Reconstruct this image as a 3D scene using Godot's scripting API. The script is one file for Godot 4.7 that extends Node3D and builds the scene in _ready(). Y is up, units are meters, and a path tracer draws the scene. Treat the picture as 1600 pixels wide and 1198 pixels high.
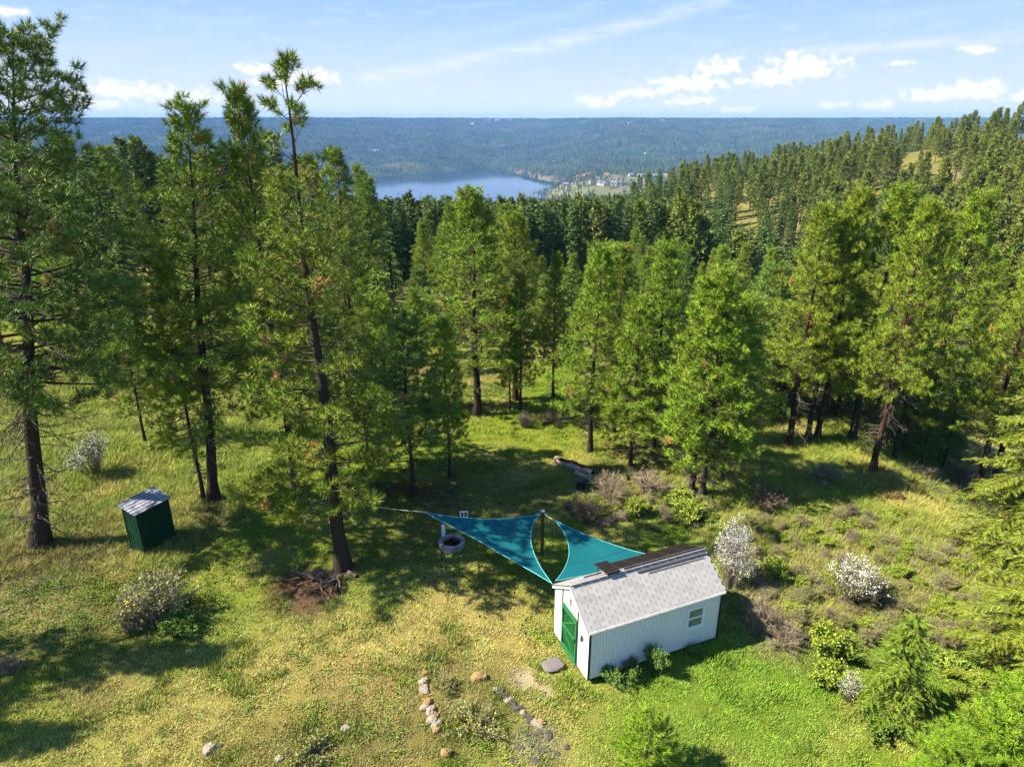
extends Node3D
# A drone view over a clearing in pine woods: white shed, teal shade sails, lake and plateau beyond.

const EYE_H := 16.5            # the drone's height over the lawn
const PITCH := 21.2            # degrees below level
const FOCAL := 1067.0          # in pixels of the 1600-pixel photograph
const WATER_Y := -238.0
var SP := sin(deg_to_rad(PITCH))
var CP := cos(deg_to_rad(PITCH))
var used := {}
var M := {}
var n1 := FastNoiseLite.new()
var n2 := FastNoiseLite.new()
var n3 := FastNoiseLite.new()
var rng := RandomNumberGenerator.new()

# ---------------------------------------------------------------- small helpers
func ss(a: float, b: float, x: float) -> float:
	var t := clampf((x - a) / (b - a), 0.0, 1.0)
	return t * t * (3.0 - 2.0 * t)

func knots(k: PackedVector2Array, x: float) -> float:
	if x <= k[0].x: return k[0].y
	for i in range(1, k.size()):
		if x < k[i].x:
			return lerpf(k[i - 1].y, k[i].y, (x - k[i - 1].x) / (k[i].x - k[i - 1].x))
	return k[k.size() - 1].y

func smax(a: float, b: float, k: float) -> float:
	var h := clampf(0.5 + 0.5 * (a - b) / k, 0.0, 1.0)
	return lerpf(b, a, h) + k * h * (1.0 - h) * 0.5

func numbered(called: String) -> String:
	if not used.has(called):
		used[called] = 0
		return called
	used[called] += 1
	return "%s_%03d" % [called, used[called]]

func tag(o: Node, label: String, category: String, group := "", kind := "") -> void:
	o.set_meta("label", label)
	o.set_meta("category", category)
	if group: o.set_meta("group", group)
	if kind: o.set_meta("kind", kind)

func thing(called: String, label: String, category: String, at := Vector3.ZERO, turn := 0.0, group := "") -> Node3D:
	var o := Node3D.new()
	o.name = numbered(called)
	add_child(o)
	o.position = at
	o.rotation.y = turn
	tag(o, label, category, group)
	return o

func part(called: String, mesh: Mesh, mat: Material, parent: Node3D, xf := Transform3D.IDENTITY) -> MeshInstance3D:
	var o := MeshInstance3D.new()
	o.name = called
	o.mesh = mesh
	o.material_override = mat
	parent.add_child(o, true)
	o.transform = xf
	return o

func box(called: String, parent: Node3D, mat: Material, at: Vector3, size: Vector3, rot := Vector3.ZERO) -> MeshInstance3D:
	var b := BoxMesh.new()
	b.size = size
	return part(called, b, mat, parent, Transform3D(Basis.from_euler(rot), at))

func structure(called: String, mesh: Mesh, mat: Material) -> MeshInstance3D:
	var o := MeshInstance3D.new()
	o.name = numbered(called)
	o.mesh = mesh
	o.material_override = mat
	add_child(o)
	o.set_meta("kind", "structure")
	return o

# triangles with vertex colours; normals only where every shape in it brings them
class MB:
	var v := PackedVector3Array()
	var c := PackedColorArray()
	var n := PackedVector3Array()
	func tri(a: Vector3, b: Vector3, d: Vector3, col: Color) -> void:
		v.append(a); v.append(b); v.append(d)
		c.append(col); c.append(col); c.append(col)
	func quad(a: Vector3, b: Vector3, d: Vector3, e: Vector3, col: Color) -> void:
		tri(a, b, d, col)
		tri(a, d, e, col)
	func stamp(shape: PackedVector3Array, xf: Transform3D, cols: PackedColorArray) -> void:
		v.append_array(xf * shape)
		c.append_array(cols)
	func bx(lo: Vector3, hi: Vector3, col: Color, xf := Transform3D.IDENTITY) -> void:
		var p: Array[Vector3] = []
		for i in 8:
			p.append(xf * Vector3(hi.x if i & 1 else lo.x, hi.y if i & 2 else lo.y, hi.z if i & 4 else lo.z))
		for f in [[0, 1, 3, 2], [5, 4, 6, 7], [4, 0, 2, 6], [1, 5, 7, 3], [2, 3, 7, 6], [4, 5, 1, 0]]:
			quad(p[f[0]], p[f[3]], p[f[2]], p[f[1]], col)
	func tube(pts: PackedVector3Array, rad: PackedFloat32Array, col: Color, sides := 4, smooth := false) -> void:
		var prev := PackedVector3Array()
		var pn := PackedVector3Array()
		for i in pts.size():
			var t := (pts[mini(i + 1, pts.size() - 1)] - pts[maxi(i - 1, 0)]).normalized()
			var u := t.cross(Vector3(0.31, 0.12, 0.94)).normalized()
			var w := t.cross(u)
			var ring := PackedVector3Array()
			var rn := PackedVector3Array()
			for k in sides:
				var a := TAU * k / sides
				var o := u * cos(a) + w * sin(a)
				rn.append(o)
				ring.append(pts[i] + o * rad[i])
			if i > 0:
				for k in sides:
					var l := (k + 1) % sides
					v.append_array([prev[k], ring[k], ring[l], prev[k], ring[l], prev[l]])
					if smooth: n.append_array([pn[k], rn[k], rn[l], pn[k], rn[l], pn[l]])
					for q in 6: c.append(col)
			prev = ring
			pn = rn
	func mesh() -> ArrayMesh:
		var m := ArrayMesh.new()
		if v.is_empty(): return m
		var a := []
		a.resize(Mesh.ARRAY_MAX)
		a[Mesh.ARRAY_VERTEX] = v
		a[Mesh.ARRAY_COLOR] = c
		if n.size() == v.size(): a[Mesh.ARRAY_NORMAL] = n
		m.add_surface_from_arrays(Mesh.PRIMITIVE_TRIANGLES, a)
		return m

func same(col: Color, count: int) -> PackedColorArray:
	var a := PackedColorArray()
	a.resize(count)
	a.fill(col)
	return a

func vary(col: Color, amount: float) -> Color:
	var k := 1.0 + rng.randf_range(-amount, amount)
	return Color(col.r * k * (1.0 + rng.randf_range(-amount, amount) * 0.35), col.g * k, col.b * k)

func along(axis: Vector3, roll: float) -> Basis:
	var y := axis.normalized()
	var x := y.cross(Vector3(0.37, 0.21, 0.9)).normalized()
	x = x.rotated(y, roll)
	return Basis(x, y, x.cross(y))

# ---------------------------------------------------------------- photograph pixels to places
func toward(px: float, py: float) -> Vector3:      # direction seen at a pixel of the 1600 x 1198 photograph
	var a := (px - 800.0) / FOCAL
	var b := (599.0 - py) / FOCAL
	return Vector3(a, CP * b - SP, -(SP * b + CP)).normalized()

func at_height(px: float, py: float, y: float) -> Vector3:
	var r := toward(px, py)
	return Vector3(0, EYE_H, 0) + r * ((y - EYE_H) / r.y)

func on_ground(px: float, py: float) -> Vector3:
	var r := toward(px, py)
	var t := 4.0
	while t < 9000.0:
		var p := Vector3(0, EYE_H, 0) + r * t
		if p.y < height(p.x, -p.z):
			var lo := t * 0.985 - 0.2
			for k in 24:
				var mid := (lo + t) * 0.5
				var q := Vector3(0, EYE_H, 0) + r * mid
				if q.y < height(q.x, -q.z): t = mid
				else: lo = mid
			p = Vector3(0, EYE_H, 0) + r * t
			return Vector3(p.x, height(p.x, -p.z), p.z)
		t = t * 1.015 + 0.1
	return Vector3(r.x, 0, r.z) * 9000.0

func top_at(base: Vector3, py: float) -> float:     # how tall something standing at base is if its top shows at row py
	var t := (599.0 - py) / FOCAL
	var d := -base.z
	return EYE_H + d * (t * CP - SP) / (CP + t * SP) - base.y

# ---------------------------------------------------------------- the lie of the land; d is metres ahead
var K_BASE := PackedVector2Array([Vector2(0, 0), Vector2(46, 0), Vector2(70, -3), Vector2(120, -11), Vector2(200, -23), Vector2(300, -40), Vector2(700, -92), Vector2(1200, -146), Vector2(1950, -230), Vector2(2150, -246), Vector2(20000, -246)])
var K_RIDGE := PackedVector2Array([Vector2(0, 16), Vector2(100, 16), Vector2(200, 14), Vector2(300, 10), Vector2(450, -9), Vector2(700, -64), Vector2(1000, -126), Vector2(1500, -185), Vector2(2000, -260), Vector2(20000, -900)])
var K_RIDGE_X := PackedVector2Array([Vector2(0, 250), Vector2(300, 225), Vector2(450, 200), Vector2(700, 165), Vector2(1500, 120)])
var K_SHORE := PackedVector2Array([Vector2(1800, 40), Vector2(2600, 95), Vector2(2870, 190), Vector2(3100, 110), Vector2(3420, 5), Vector2(3700, -60), Vector2(4000, -100)])

func height(x: float, d: float) -> float:
	var back := 26.0 * ss(-8.0, -32.0, x)
	var y := knots(K_BASE, d - back)
	if d < 46.0: y = minf(y, 0.0)
	var right := maxf(0.0, x - 18.5 - 0.35 * maxf(0.0, 24.0 - d))
	y -= 22.0 * (1.0 - exp(-right * 0.022)) * ss(16.0, 27.0, d) * (1.0 - ss(300.0, 900.0, d))
	var xr := knots(K_RIDGE_X, d)
	var hill := knots(K_RIDGE, d) - (0.17 if x < xr else 0.06) * absf(x - xr)
	if d < 1900.0 and d > 20.0: y = smax(y, hill, 9.0)
	if d > 60.0:
		y += n1.get_noise_2d(x * 0.9, d * 0.9) * 5.0 * ss(60.0, 260.0, d) * (1.0 - ss(1800.0, 2100.0, d))
	else:
		y += n1.get_noise_2d(x * 6.0, d * 6.0) * 0.12 + 0.04 * n2.get_noise_2d(x * 30.0, d * 30.0)
	if d > 1500.0:
		var shore := knots(K_SHORE, d) + 25.0 * n1.get_noise_2d(x * 0.4 + 900.0, d * 0.4)
		var terrace := -246.0 + 78.0 * ss(-10.0, 190.0, x - shore) * ss(1750.0, 2150.0, d) * (1.0 - 0.55 * ss(2500.0, 3300.0, d) * (1.0 - ss(100.0, 500.0, x - shore)))
		var ds := 3340.0 + 585.0 * ss(-600.0, -100.0, x) - 900.0 * ss(-750.0, -1300.0, x) - 1000.0 * ss(250.0, 700.0, x)
		ds += 60.0 * n1.get_noise_2d(x * 0.2, 77.0)
		var t := (d - ds) / 3000.0
		var far := -246.0
		if t > 0.0:
			far = minf(-246.0 + 262.0 * pow(t, 0.82), 3.0)
			far += (30.0 * n1.get_noise_2d(x * 0.07, d * 0.14 + 300.0) * (1.0 - 0.6 * ss(0.7, 1.0, t)) + 9.0 * n1.get_noise_2d(x * 0.4, d * 0.5) * (1.0 - 0.6 * ss(0.7, 1.0, t))) * ss(0.02, 0.3, t)
		y = maxf(y, maxf(terrace, far))
	return y

func ground(x: float, z: float) -> Vector3:
	return Vector3(x, height(x, -z), z)
# ---------------------------------------------------------------- ground colours (linear, as the matter itself is)
var STRAW := Color(0.385, 0.33, 0.11)
var GREEN := Color(0.21, 0.28, 0.03)
var LUSH := Color(0.15, 0.25, 0.028)
var BROWN := Color(0.15, 0.105, 0.05)
var DULL := Color(0.17, 0.15, 0.06)
var patches := []      # [x, d, radius, colour, strength]

func blob(px: float, py: float, r: float, col: Color, k: float) -> void:
	var p := on_ground(px, py)
	patches.append([p.x, -p.z, r, col, k])

func lay_patches() -> void:
	blob(640, 1000, 4.5, STRAW, 0.75); blob(760, 980, 3.5, STRAW, 0.7); blob(420, 1080, 4.0, STRAW, 0.65); blob(200, 1160, 3.5, STRAW, 0.6)
	blob(600, 1120, 3.0, Color(0.36, 0.27, 0.11), 0.7); blob(850, 1150, 2.5, STRAW, 0.6); blob(1150, 1180, 3.0, STRAW, 0.45)
	blob(820, 1062, 0.55, Color(0.56, 0.47, 0.32), 1.0); blob(850, 1080, 0.4, Color(0.5, 0.42, 0.27), 0.9)
	blob(910, 960, 2.0, LUSH, 0.7); blob(1120, 1090, 4.2, LUSH, 0.8); blob(1250, 1120, 3.0, LUSH, 0.6); blob(1450, 1040, 3.0, LUSH, 0.6)
	blob(860, 880, 2.4, LUSH, 0.7); blob(820, 690, 5.0, Color(0.26, 0.30, 0.035), 0.6); blob(700, 650, 5.0, GREEN, 0.6)
	blob(480, 870, 3.0, GREEN, 0.5); blob(410, 790, 3.5, LUSH, 0.5); blob(300, 700, 6.0, GREEN, 0.6)
	blob(490, 925, 1.7, Color(0.13, 0.085, 0.055), 0.95); blob(455, 900, 1.0, BROWN, 0.9); blob(620, 775, 2.2, Color(0.13, 0.075, 0.045), 0.75); blob(700, 768, 1.6, Color(0.13, 0.08, 0.045), 0.6)
	blob(660, 850, 3.4, BROWN, 0.45); blob(760, 760, 4.0, DULL, 0.6); blob(820, 790, 3.0, DULL, 0.4)
	blob(60, 870, 3.5, BROWN, 0.75); blob(150, 930, 3.0, DULL, 0.5); blob(20, 950, 3.0, Color(0.26, 0.23, 0.11), 0.6); blob(160, 990, 3.0, DULL, 0.5)
	blob(300, 830, 1.8, BROWN, 0.4); blob(330, 790, 1.4, BROWN, 0.7); blob(545, 890, 0.8, BROWN, 0.7)
	blob(1300, 880, 5.0, Color(0.2, 0.185, 0.075), 0.7); blob(1190, 950, 2.5, Color(0.2, 0.17, 0.09), 0.7); blob(1400, 930, 3.0, Color(0.22, 0.2, 0.09), 0.6)
	blob(1330, 740, 4.0, GREEN, 0.6); blob(1440, 790, 2.5, Color(0.34, 0.27, 0.085), 0.7); blob(1380, 740, 2.0, Color(0.3, 0.22, 0.07), 0.6)
	blob(950, 760, 3.5, DULL, 0.5); blob(1000, 720, 3.0, Color(0.23, 0.2, 0.07), 0.6); blob(730, 1110, 2.4, Color(0.12, 0.13, 0.04), 0.6); blob(470, 1160, 2.2, Color(0.14, 0.14, 0.045), 0.6)
	blob(840, 1165, 0.9, Color(0.2, 0.185, 0.13), 0.6)

func ground_colour(x: float, d: float, fine := true) -> Color:
	var a := n1.get_noise_2d(x * 7.0 + 40.0, d * 7.0)
	var b := n2.get_noise_2d(x * 22.0, d * 22.0 + 70.0)
	if d < 75.0:
		var c := GREEN.lerp(STRAW, clampf(0.3 + a * 0.9 + b * 0.8, 0.0, 1.0))
		c = c.lerp(LUSH, clampf(0.15 + n1.get_noise_2d(x * 9.0 + 300.0, d * 9.0) * 1.1, 0.0, 0.7))
		for p in patches:
			var dx: float = x - p[0]
			var dd: float = d - p[1]
			var r: float = p[2]
			var q := (dx * dx + dd * dd) / (r * r)
			if q < 2.2:
				var edge := 1.0 - ss(0.35, 1.3, sqrt(q) + 0.55 * b + 0.3 * a)
				c = c.lerp(p[3], edge * p[4])
		if fine:
			c = c.lerp(BROWN, clampf(n2.get_noise_2d(x * 60.0, d * 60.0) * 0.9 - 0.12, 0.0, 0.6))
		# needle litter among the trees behind the clearing
		var wood := maxf(ss(40.0, 48.0, d) * ss(-16.0, -6.0, x), ss(18.0, 24.0, x) * ss(24.0, 30.0, d)) * clampf(0.6 + a, 0.2, 0.9)
		c = c.lerp(Color(0.22, 0.17, 0.075), wood * 0.8)
		return c
	if d < 1700.0:
		var c2 := Color(0.19, 0.2, 0.05).lerp(Color(0.31, 0.27, 0.1), clampf(0.45 + a * 0.8 + 1.2 * n1.get_noise_2d(x * 1.1, d * 1.1), 0.0, 1.0))
		return c2.lerp(Color(0.27, 0.24, 0.2), ss(0.32, 0.55, n2.get_noise_2d(x * 1.3 + 33.0, d * 1.3)) * 0.8 * ss(80.0, 120.0, x))
	var y := height(x, d)
	var c3 := Color(0.05, 0.07, 0.03).lerp(Color(0.1, 0.115, 0.05), clampf(0.4 + 1.3 * n1.get_noise_2d(x * 0.25, d * 0.25), 0.0, 1.0))
	c3 = c3.lerp(Color(0.2, 0.19, 0.09), ss(0.4, 0.6, n1.get_noise_2d(x * 0.12 + 500.0, d * 0.2)) * 0.5)
	if y < WATER_Y + 14.0 and d < 3700.0: c3 = c3.lerp(Color(0.3, 0.24, 0.16), (0.85 - 0.5 * ss(WATER_Y + 4.0, WATER_Y + 14.0, y)) * ss(-150.0, 20.0, x))
	if in_town(x, d): c3 = c3.lerp(Color(0.33, 0.28, 0.17).lerp(Color(0.2, 0.26, 0.06), clampf(0.5 + 1.5 * n1.get_noise_2d(x * 0.9, d * 0.9), 0.0, 1.0)), 0.85)
	return c3

func in_town(x: float, d: float) -> bool:
	return x > 130.0 and x < 640.0 and d > 1990.0 and d < 2560.0 and n1.get_noise_2d(x * 0.5, d * 0.35) > -0.28

func build_terrain() -> void:
	var radii := PackedFloat32Array()
	var r := 1.5
	while r < 9500.0:
		radii.append(r)
		r += clampf(r * 0.0125, 0.12, 400.0) if r < 60.0 else (r * 0.022 if r < 800.0 else r * 0.014)
	var az := PackedFloat32Array()
	for k in 521: az.append(-50.0 + k * 100.0 / 520.0)
	for k in range(1, 53): az.append(50.0 + k * 5.0)
	var w := az.size()
	var v := PackedVector3Array(); var c := PackedColorArray(); var n := PackedVector3Array(); var idx := PackedInt32Array()
	for i in radii.size():
		r = radii[i]
		for a in az:
			var x := r * sin(deg_to_rad(a))
			var d := r * cos(deg_to_rad(a))
			v.append(Vector3(x, height(x, d), -d))
			c.append(ground_colour(x, d) if absf(a) < 50.0 or r < 60.0 else GREEN)
	n.resize(v.size())
	for i in radii.size() - 1:
		for j in w - 1:
			var p := i * w + j
			idx.append_array([p, p + w, p + w + 1, p, p + w + 1, p + 1])
	for i in radii.size():
		for j in w:
			var p := i * w + j
			var e := v[i * w + mini(j + 1, w - 1)] - v[i * w + maxi(j - 1, 0)]
			var f := v[mini(i + 1, radii.size() - 1) * w + j] - v[maxi(i - 1, 0) * w + j]
			var q := e.cross(f)
			n[p] = (q if q.y > 0.0 else -q).normalized()
	var arr := []
	arr.resize(Mesh.ARRAY_MAX)
	arr[Mesh.ARRAY_VERTEX] = v; arr[Mesh.ARRAY_COLOR] = c; arr[Mesh.ARRAY_NORMAL] = n; arr[Mesh.ARRAY_INDEX] = idx
	var m := ArrayMesh.new()
	m.add_surface_from_arrays(Mesh.PRIMITIVE_TRIANGLES, arr)
	structure("ground", m, M.soil)
	print("terrain ", v.size())
	var q := PlaneMesh.new()
	q.size = Vector2(3400, 2700)
	var lake := structure("lake", q, M.water)
	lake.position = Vector3(-700, WATER_Y, -3050)

# ---------------------------------------------------------------- sky: air and clouds only
func build_sky() -> ImageTexture:
	var W := 4096
	var Hh := 2048
	var img := Image.create(W, Hh, false, Image.FORMAT_RGB8)
	var low := Color(0.865, 0.895, 0.945)
	var mid := Color(0.52, 0.70, 0.925)
	var top := Color(0.42, 0.62, 0.89)
	for y in Hh:
		var el := 90.0 - 180.0 * (y + 0.5) / Hh
		var c := low
		if el > 0.0: c = low.lerp(mid, pow(ss(-3.5, 13.0, el) , 1.25)) if el < 13.0 else mid.lerp(top, ss(11.0, 62.0, el))
		else: c = Color(0.42, 0.46, 0.42)
		img.fill_rect(Rect2i(0, y, W, 1), c)
	# cumulus heaps: [px, py, half width, half height] in the photograph, turned into directions
	var heaps := []
	for h in [[1252, 106, 72, 22], [1205, 124, 62, 13], [1120, 108, 42, 18], [1075, 132, 80, 15], [1000, 146, 55, 9], [932, 160, 52, 11], [1075, 158, 44, 9], [1152, 172, 40, 6], [1375, 165, 30, 9], [1305, 164, 30, 6], [1500, 146, 85, 11], [1525, 136, 45, 11], [1532, 76, 28, 8], [1408, 99, 22, 4], [1592, 152, 30, 9], [1450, 152, 45, 8], [195, 143, 78, 16], [285, 150, 65, 13], [130, 162, 70, 10], [395, 108, 40, 9], [480, 120, 60, 14], [12, 18, 30, 7], [60, 160, 50, 9], [430, 130, 60, 8]]:
		var v := toward(h[0], h[1])
		heaps.append([rad_to_deg(atan2(v.x, -v.z)), rad_to_deg(asin(v.y)), h[2] / FOCAL * 57.3 * 0.92, h[3] / FOCAL * 57.3])
	var streaks := []   # thin high cloud: from, to, half width in degrees
	for s in [[600, 118, 860, 70, 1.1, 0.6], [860, 70, 1100, 8, 1.0, 0.6], [1280, 80, 1620, 54, 0.6, 0.65], [640, 70, 900, 20, 0.7, 0.22], [250, 28, 380, 36, 0.5, 0.25], [1060, 95, 1200, 86, 0.3, 0.3], [60, 90, 330, 60, 0.8, 0.15], [1350, 30, 1600, 5, 0.8, 0.18]]:
		var p := toward(s[0], s[1]); var q := toward(s[2], s[3])
		streaks.append([Vector2(rad_to_deg(atan2(p.x, -p.z)), rad_to_deg(asin(p.y))), Vector2(rad_to_deg(atan2(q.x, -q.z)), rad_to_deg(asin(q.y))), s[4], s[5]])
	var cn := FastNoiseLite.new()
	cn.seed = 5; cn.frequency = 0.42; cn.fractal_octaves = 5; cn.fractal_gain = 0.55
	var rows := 400
	var A := Image.create(1024, rows, false, Image.FORMAT_RGB8)
	var y0 := Hh / 2 - rows
	for y in rows:
		var el := 90.0 - 180.0 * (y0 + y + 0.5) / Hh
		var base := img.get_pixel(0, y0 + y)
		for x in 1024:
			var a := -45.0 + 90.0 * (x + 0.5) / 1024.0
			var wisp := 0.0
			var wn := cn.get_noise_2d(a * 0.5 + el * 0.9, el * 3.2 - a * 0.35)
			wisp = maxf(0.0, wn - 0.05) * 0.42
			for s in streaks:
				var pa: Vector2 = s[0]; var pb: Vector2 = s[1]
				var t := clampf((Vector2(a, el) - pa).dot(pb - pa) / (pb - pa).length_squared(), -0.1, 1.1)
				var off := absf(el - pa.lerp(pb, t).y) + maxf(0.0, absf(a - pa.lerp(pb, t).x)) * 0.6
				wisp = maxf(wisp, s[3] * (1.0 - ss(0.0, s[2], off + 0.35 * wn)) * (0.7 + wn))
			var col := base.lerp(Color(0.91, 0.922, 0.945), clampf(wisp, 0.0, 0.8))
			if el < 12.0:
				var dens := 0.0
				var nn := cn.get_noise_2d(a * 2.2, el * 3.0)
				for h in heaps:
					var dx: float = (a - h[0]) / h[2]
					if dx < -1.8 or dx > 1.8: continue
					var dy: float = (el - h[1]) / h[3]
					if dy < 0.0: dy *= 1.25
					var v := 1.0 - sqrt(dx * dx + dy * dy) + nn * 0.8
					dens = maxf(dens, v)
				if dens > 0.0:
					col = col.lerp(Color(0.955, 0.945, 0.935), ss(0.0, 0.62, dens) * 0.93)
			A.set_pixel(x, y, col)
	var B := A.duplicate()
	B.flip_x()
	# azimuth runs from u = 0 straight ahead to the right; quarter turns alternate with their mirror image
	img.blit_rect(A, Rect2i(512, 0, 512, rows), Vector2i(0, y0))
	img.blit_rect(B, Rect2i(0, 0, 1024, rows), Vector2i(512, y0))
	img.blit_rect(A, Rect2i(0, 0, 1024, rows), Vector2i(1536, y0))
	img.blit_rect(B, Rect2i(0, 0, 1024, rows), Vector2i(2560, y0))
	img.blit_rect(A, Rect2i(0, 0, 512, rows), Vector2i(3584, y0))
	return ImageTexture.create_from_image(img)

func build_camera_and_light() -> void:
	var cam := Camera3D.new()
	cam.name = "camera"
	cam.fov = rad_to_deg(2.0 * atan(599.0 / FOCAL))
	cam.near = 0.2
	cam.far = 30000.0
	add_child(cam)
	cam.position = Vector3(0, EYE_H, 0)
	cam.rotation_degrees = Vector3(-PITCH, 0, 0)
	cam.current = true
	var sun := DirectionalLight3D.new()
	sun.name = "sun"
	sun.light_energy = 1.6
	sun.light_color = Color(1.0, 0.95, 0.87)
	sun.light_angular_distance = 0.53
	sun.shadow_enabled = true
	sun.directional_shadow_max_distance = 400.0
	add_child(sun)
	# light travels to the right and a little away from the viewer, sun 45 degrees up
	sun.look_at_from_position(Vector3.ZERO, Vector3(0.994 * cos(deg_to_rad(45)), -sin(deg_to_rad(45)), -0.105 * cos(deg_to_rad(45))))
	var env := Environment.new()
	var sky := Sky.new()
	var pano := PanoramaSkyMaterial.new()
	pano.panorama = build_sky()
	sky.sky_material = pano
	env.background_mode = Environment.BG_SKY
	env.sky = sky
	env.tonemap_mode = Environment.TONE_MAPPER_LINEAR
	env.tonemap_exposure = 3.3
	env.background_energy_multiplier = 0.385
	env.fog_enabled = true
	env.fog_density = 0.000075
	env.fog_light_color = Color(0.5, 0.72, 1.0)
	env.sdfgi_enabled = true
	env.ssao_enabled = true
	env.ssil_enabled = true
	var we := WorldEnvironment.new()
	we.name = "environment"
	we.environment = env
	add_child(we)

# ---------------------------------------------------------------- materials
func flat(col: Color, rough := 0.85, spec := 0.3) -> StandardMaterial3D:
	var m := StandardMaterial3D.new()
	m.albedo_color = col
	m.roughness = rough
	m.metallic_specular = spec
	return m

func grain(freq: float, lo: Color, hi: Color, sd: int, size := 512, stretch := 1.0) -> NoiseTexture2D:
	var f := FastNoiseLite.new()
	f.seed = sd
	f.frequency = freq
	f.fractal_octaves = 5
	var g := Gradient.new()
	g.set_color(0, lo)
	g.set_color(1, hi)
	var t := NoiseTexture2D.new()
	t.width = size
	t.height = size
	t.seamless = true
	t.noise = f
	t.color_ramp = g
	return t

func painted(col: Color, tex: Texture2D, scale: Vector3, rough := 0.85) -> StandardMaterial3D:
	var m := flat(col, rough)
	m.albedo_texture = tex
	m.uv1_triplanar = true
	m.uv1_scale = scale
	return m

func build_materials() -> void:
	var speck := grain(0.06, Color(0.45, 0.43, 0.38), Color(1, 1, 1), 3)
	var vc := func(rough: float, spec: float) -> StandardMaterial3D:
		var m := flat(Color.WHITE, rough, spec)
		m.vertex_color_use_as_albedo = true
		m.cull_mode = BaseMaterial3D.CULL_DISABLED
		return m
	M.soil = vc.call(0.95, 0.1)
	M.soil.albedo_texture = speck
	M.soil.uv1_triplanar = true
	M.soil.uv1_world_triplanar = true
	M.soil.uv1_scale = Vector3(0.7, 0.7, 0.7)
	M.leaf = vc.call(0.55, 0.35)
	M.leaf.backlight = Color(0.7, 0.75, 0.3)
	M.grass = vc.call(0.7, 0.2)
	M.grass.backlight = Color(0.5, 0.55, 0.25)
	M.plain = vc.call(0.9, 0.2)
	M.bark = vc.call(0.95, 0.15)
	M.bark.albedo_texture = grain(0.05, Color(0.12, 0.11, 0.1), Color(1, 1, 1), 8)
	M.bark.uv1_triplanar = true
	M.bark.uv1_scale = Vector3(1.3, 0.45, 1.3)
	M.bark.heightmap_enabled = false
	M.water = flat(Color(0.035, 0.10, 0.15), 0.06, 0.5)
	var wn := grain(0.03, Color.BLACK, Color.WHITE, 12)
	wn.as_normal_map = true
	wn.bump_strength = 1.5
	M.water.normal_enabled = true
	M.water.normal_texture = wn
	M.water.normal_scale = 0.03
	M.water.uv1_triplanar = true
	M.water.uv1_world_triplanar = true
	M.water.uv1_scale = Vector3(0.012, 0.012, 0.012)
	var paint_grain := grain(0.02, Color(0.94, 0.94, 0.94), Color(1, 1, 1), 21)
	M.white = painted(Color(0.87, 0.87, 0.86), paint_grain, Vector3(0.8, 0.3, 0.8), 0.7)
	M.trim_white = painted(Color(0.88, 0.88, 0.86), paint_grain, Vector3(1, 1, 1), 0.6)
	M.dark_green = painted(Color(0.10, 0.2, 0.14), paint_grain, Vector3(1.5, 0.4, 1.5), 0.7)
	M.door_green = painted(Color(0.11, 0.35, 0.18), grain(0.03, Color(0.6, 0.66, 0.6), Color(1, 1, 1), 23), Vector3(2.5, 0.5, 2.5), 0.65)
	M.door_frame = painted(Color(0.15, 0.41, 0.24), paint_grain, Vector3(1, 1, 1), 0.6)
	M.outhouse = painted(Color(0.05, 0.25, 0.17), grain(0.02, Color(0.55, 0.55, 0.55), Color(1, 1, 1), 24), Vector3(1.2, 0.4, 1.2), 0.7)
	M.deck = flat(Color(0.16, 0.16, 0.17), 0.95)
	var sh := grain(0.09, Color(0.7, 0.7, 0.7), Color(1, 1, 1), 25, 256)
	for k in 4:
		M["shingle%d" % k] = painted([Color(0.66, 0.652, 0.64), Color(0.645, 0.637, 0.625), Color(0.675, 0.667, 0.652), Color(0.62, 0.614, 0.604)][k], sh, Vector3(3, 3, 3), 0.92)
	M.panel = flat(Color(0.11, 0.095, 0.095), 0.5, 0.3)
	M.panel_frame = flat(Color(0.17, 0.15, 0.15), 0.6)
	M.rail = flat(Color(0.27, 0.23, 0.21), 0.8)
	M.glass = flat(Color(0.30, 0.36, 0.42), 0.08, 0.6)
	M.blind = flat(Color(0.30, 0.20, 0.10), 0.8)
	M.sail = painted(Color(0.03, 0.345, 0.37), grain(0.12, Color(0.8, 0.86, 0.88), Color(1, 1, 1), 27), Vector3(1.6, 1.6, 1.6), 0.75)
	M.sail.backlight = Color(0.3, 0.45, 0.5)
	M.sail.cull_mode = BaseMaterial3D.CULL_DISABLED
	M.hem = flat(Color(0.30, 0.60, 0.60), 0.7)
	M.rope = flat(Color(0.72, 0.70, 0.64), 0.8)
	M.post = painted(Color(0.40, 0.34, 0.25), grain(0.03, Color(0.6, 0.6, 0.6), Color(1, 1, 1), 28), Vector3(4, 0.6, 4), 0.9)
	M.iron = flat(Color(0.07, 0.07, 0.075), 0.6)
	M.tin = painted(Color(0.74, 0.74, 0.76), grain(0.015, Color(0.55, 0.55, 0.6), Color(1, 1, 1), 29), Vector3(0.6, 0.6, 0.6), 0.5)
	M.tin.metallic = 0.1
	var rockg := grain(0.03, Color(0.55, 0.53, 0.5), Color(1, 1, 1), 31)
	M.block = painted(Color(0.70, 0.69, 0.68), rockg, Vector3(2, 2, 2), 0.95)
	M.block_dark = painted(Color(0.60, 0.595, 0.6), rockg, Vector3(2.4, 2.4, 2.4), 0.95)
	M.stone_pale = painted(Color(0.66, 0.62, 0.57), rockg, Vector3(1.8, 1.8, 1.8), 0.95)
	M.stone_tan = painted(Color(0.64, 0.54, 0.36), rockg, Vector3(1.5, 1.5, 1.5), 0.95)
	M.stone_grey = painted(Color(0.36, 0.35, 0.34), rockg, Vector3(2.2, 2.2, 2.2), 0.95)
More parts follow.
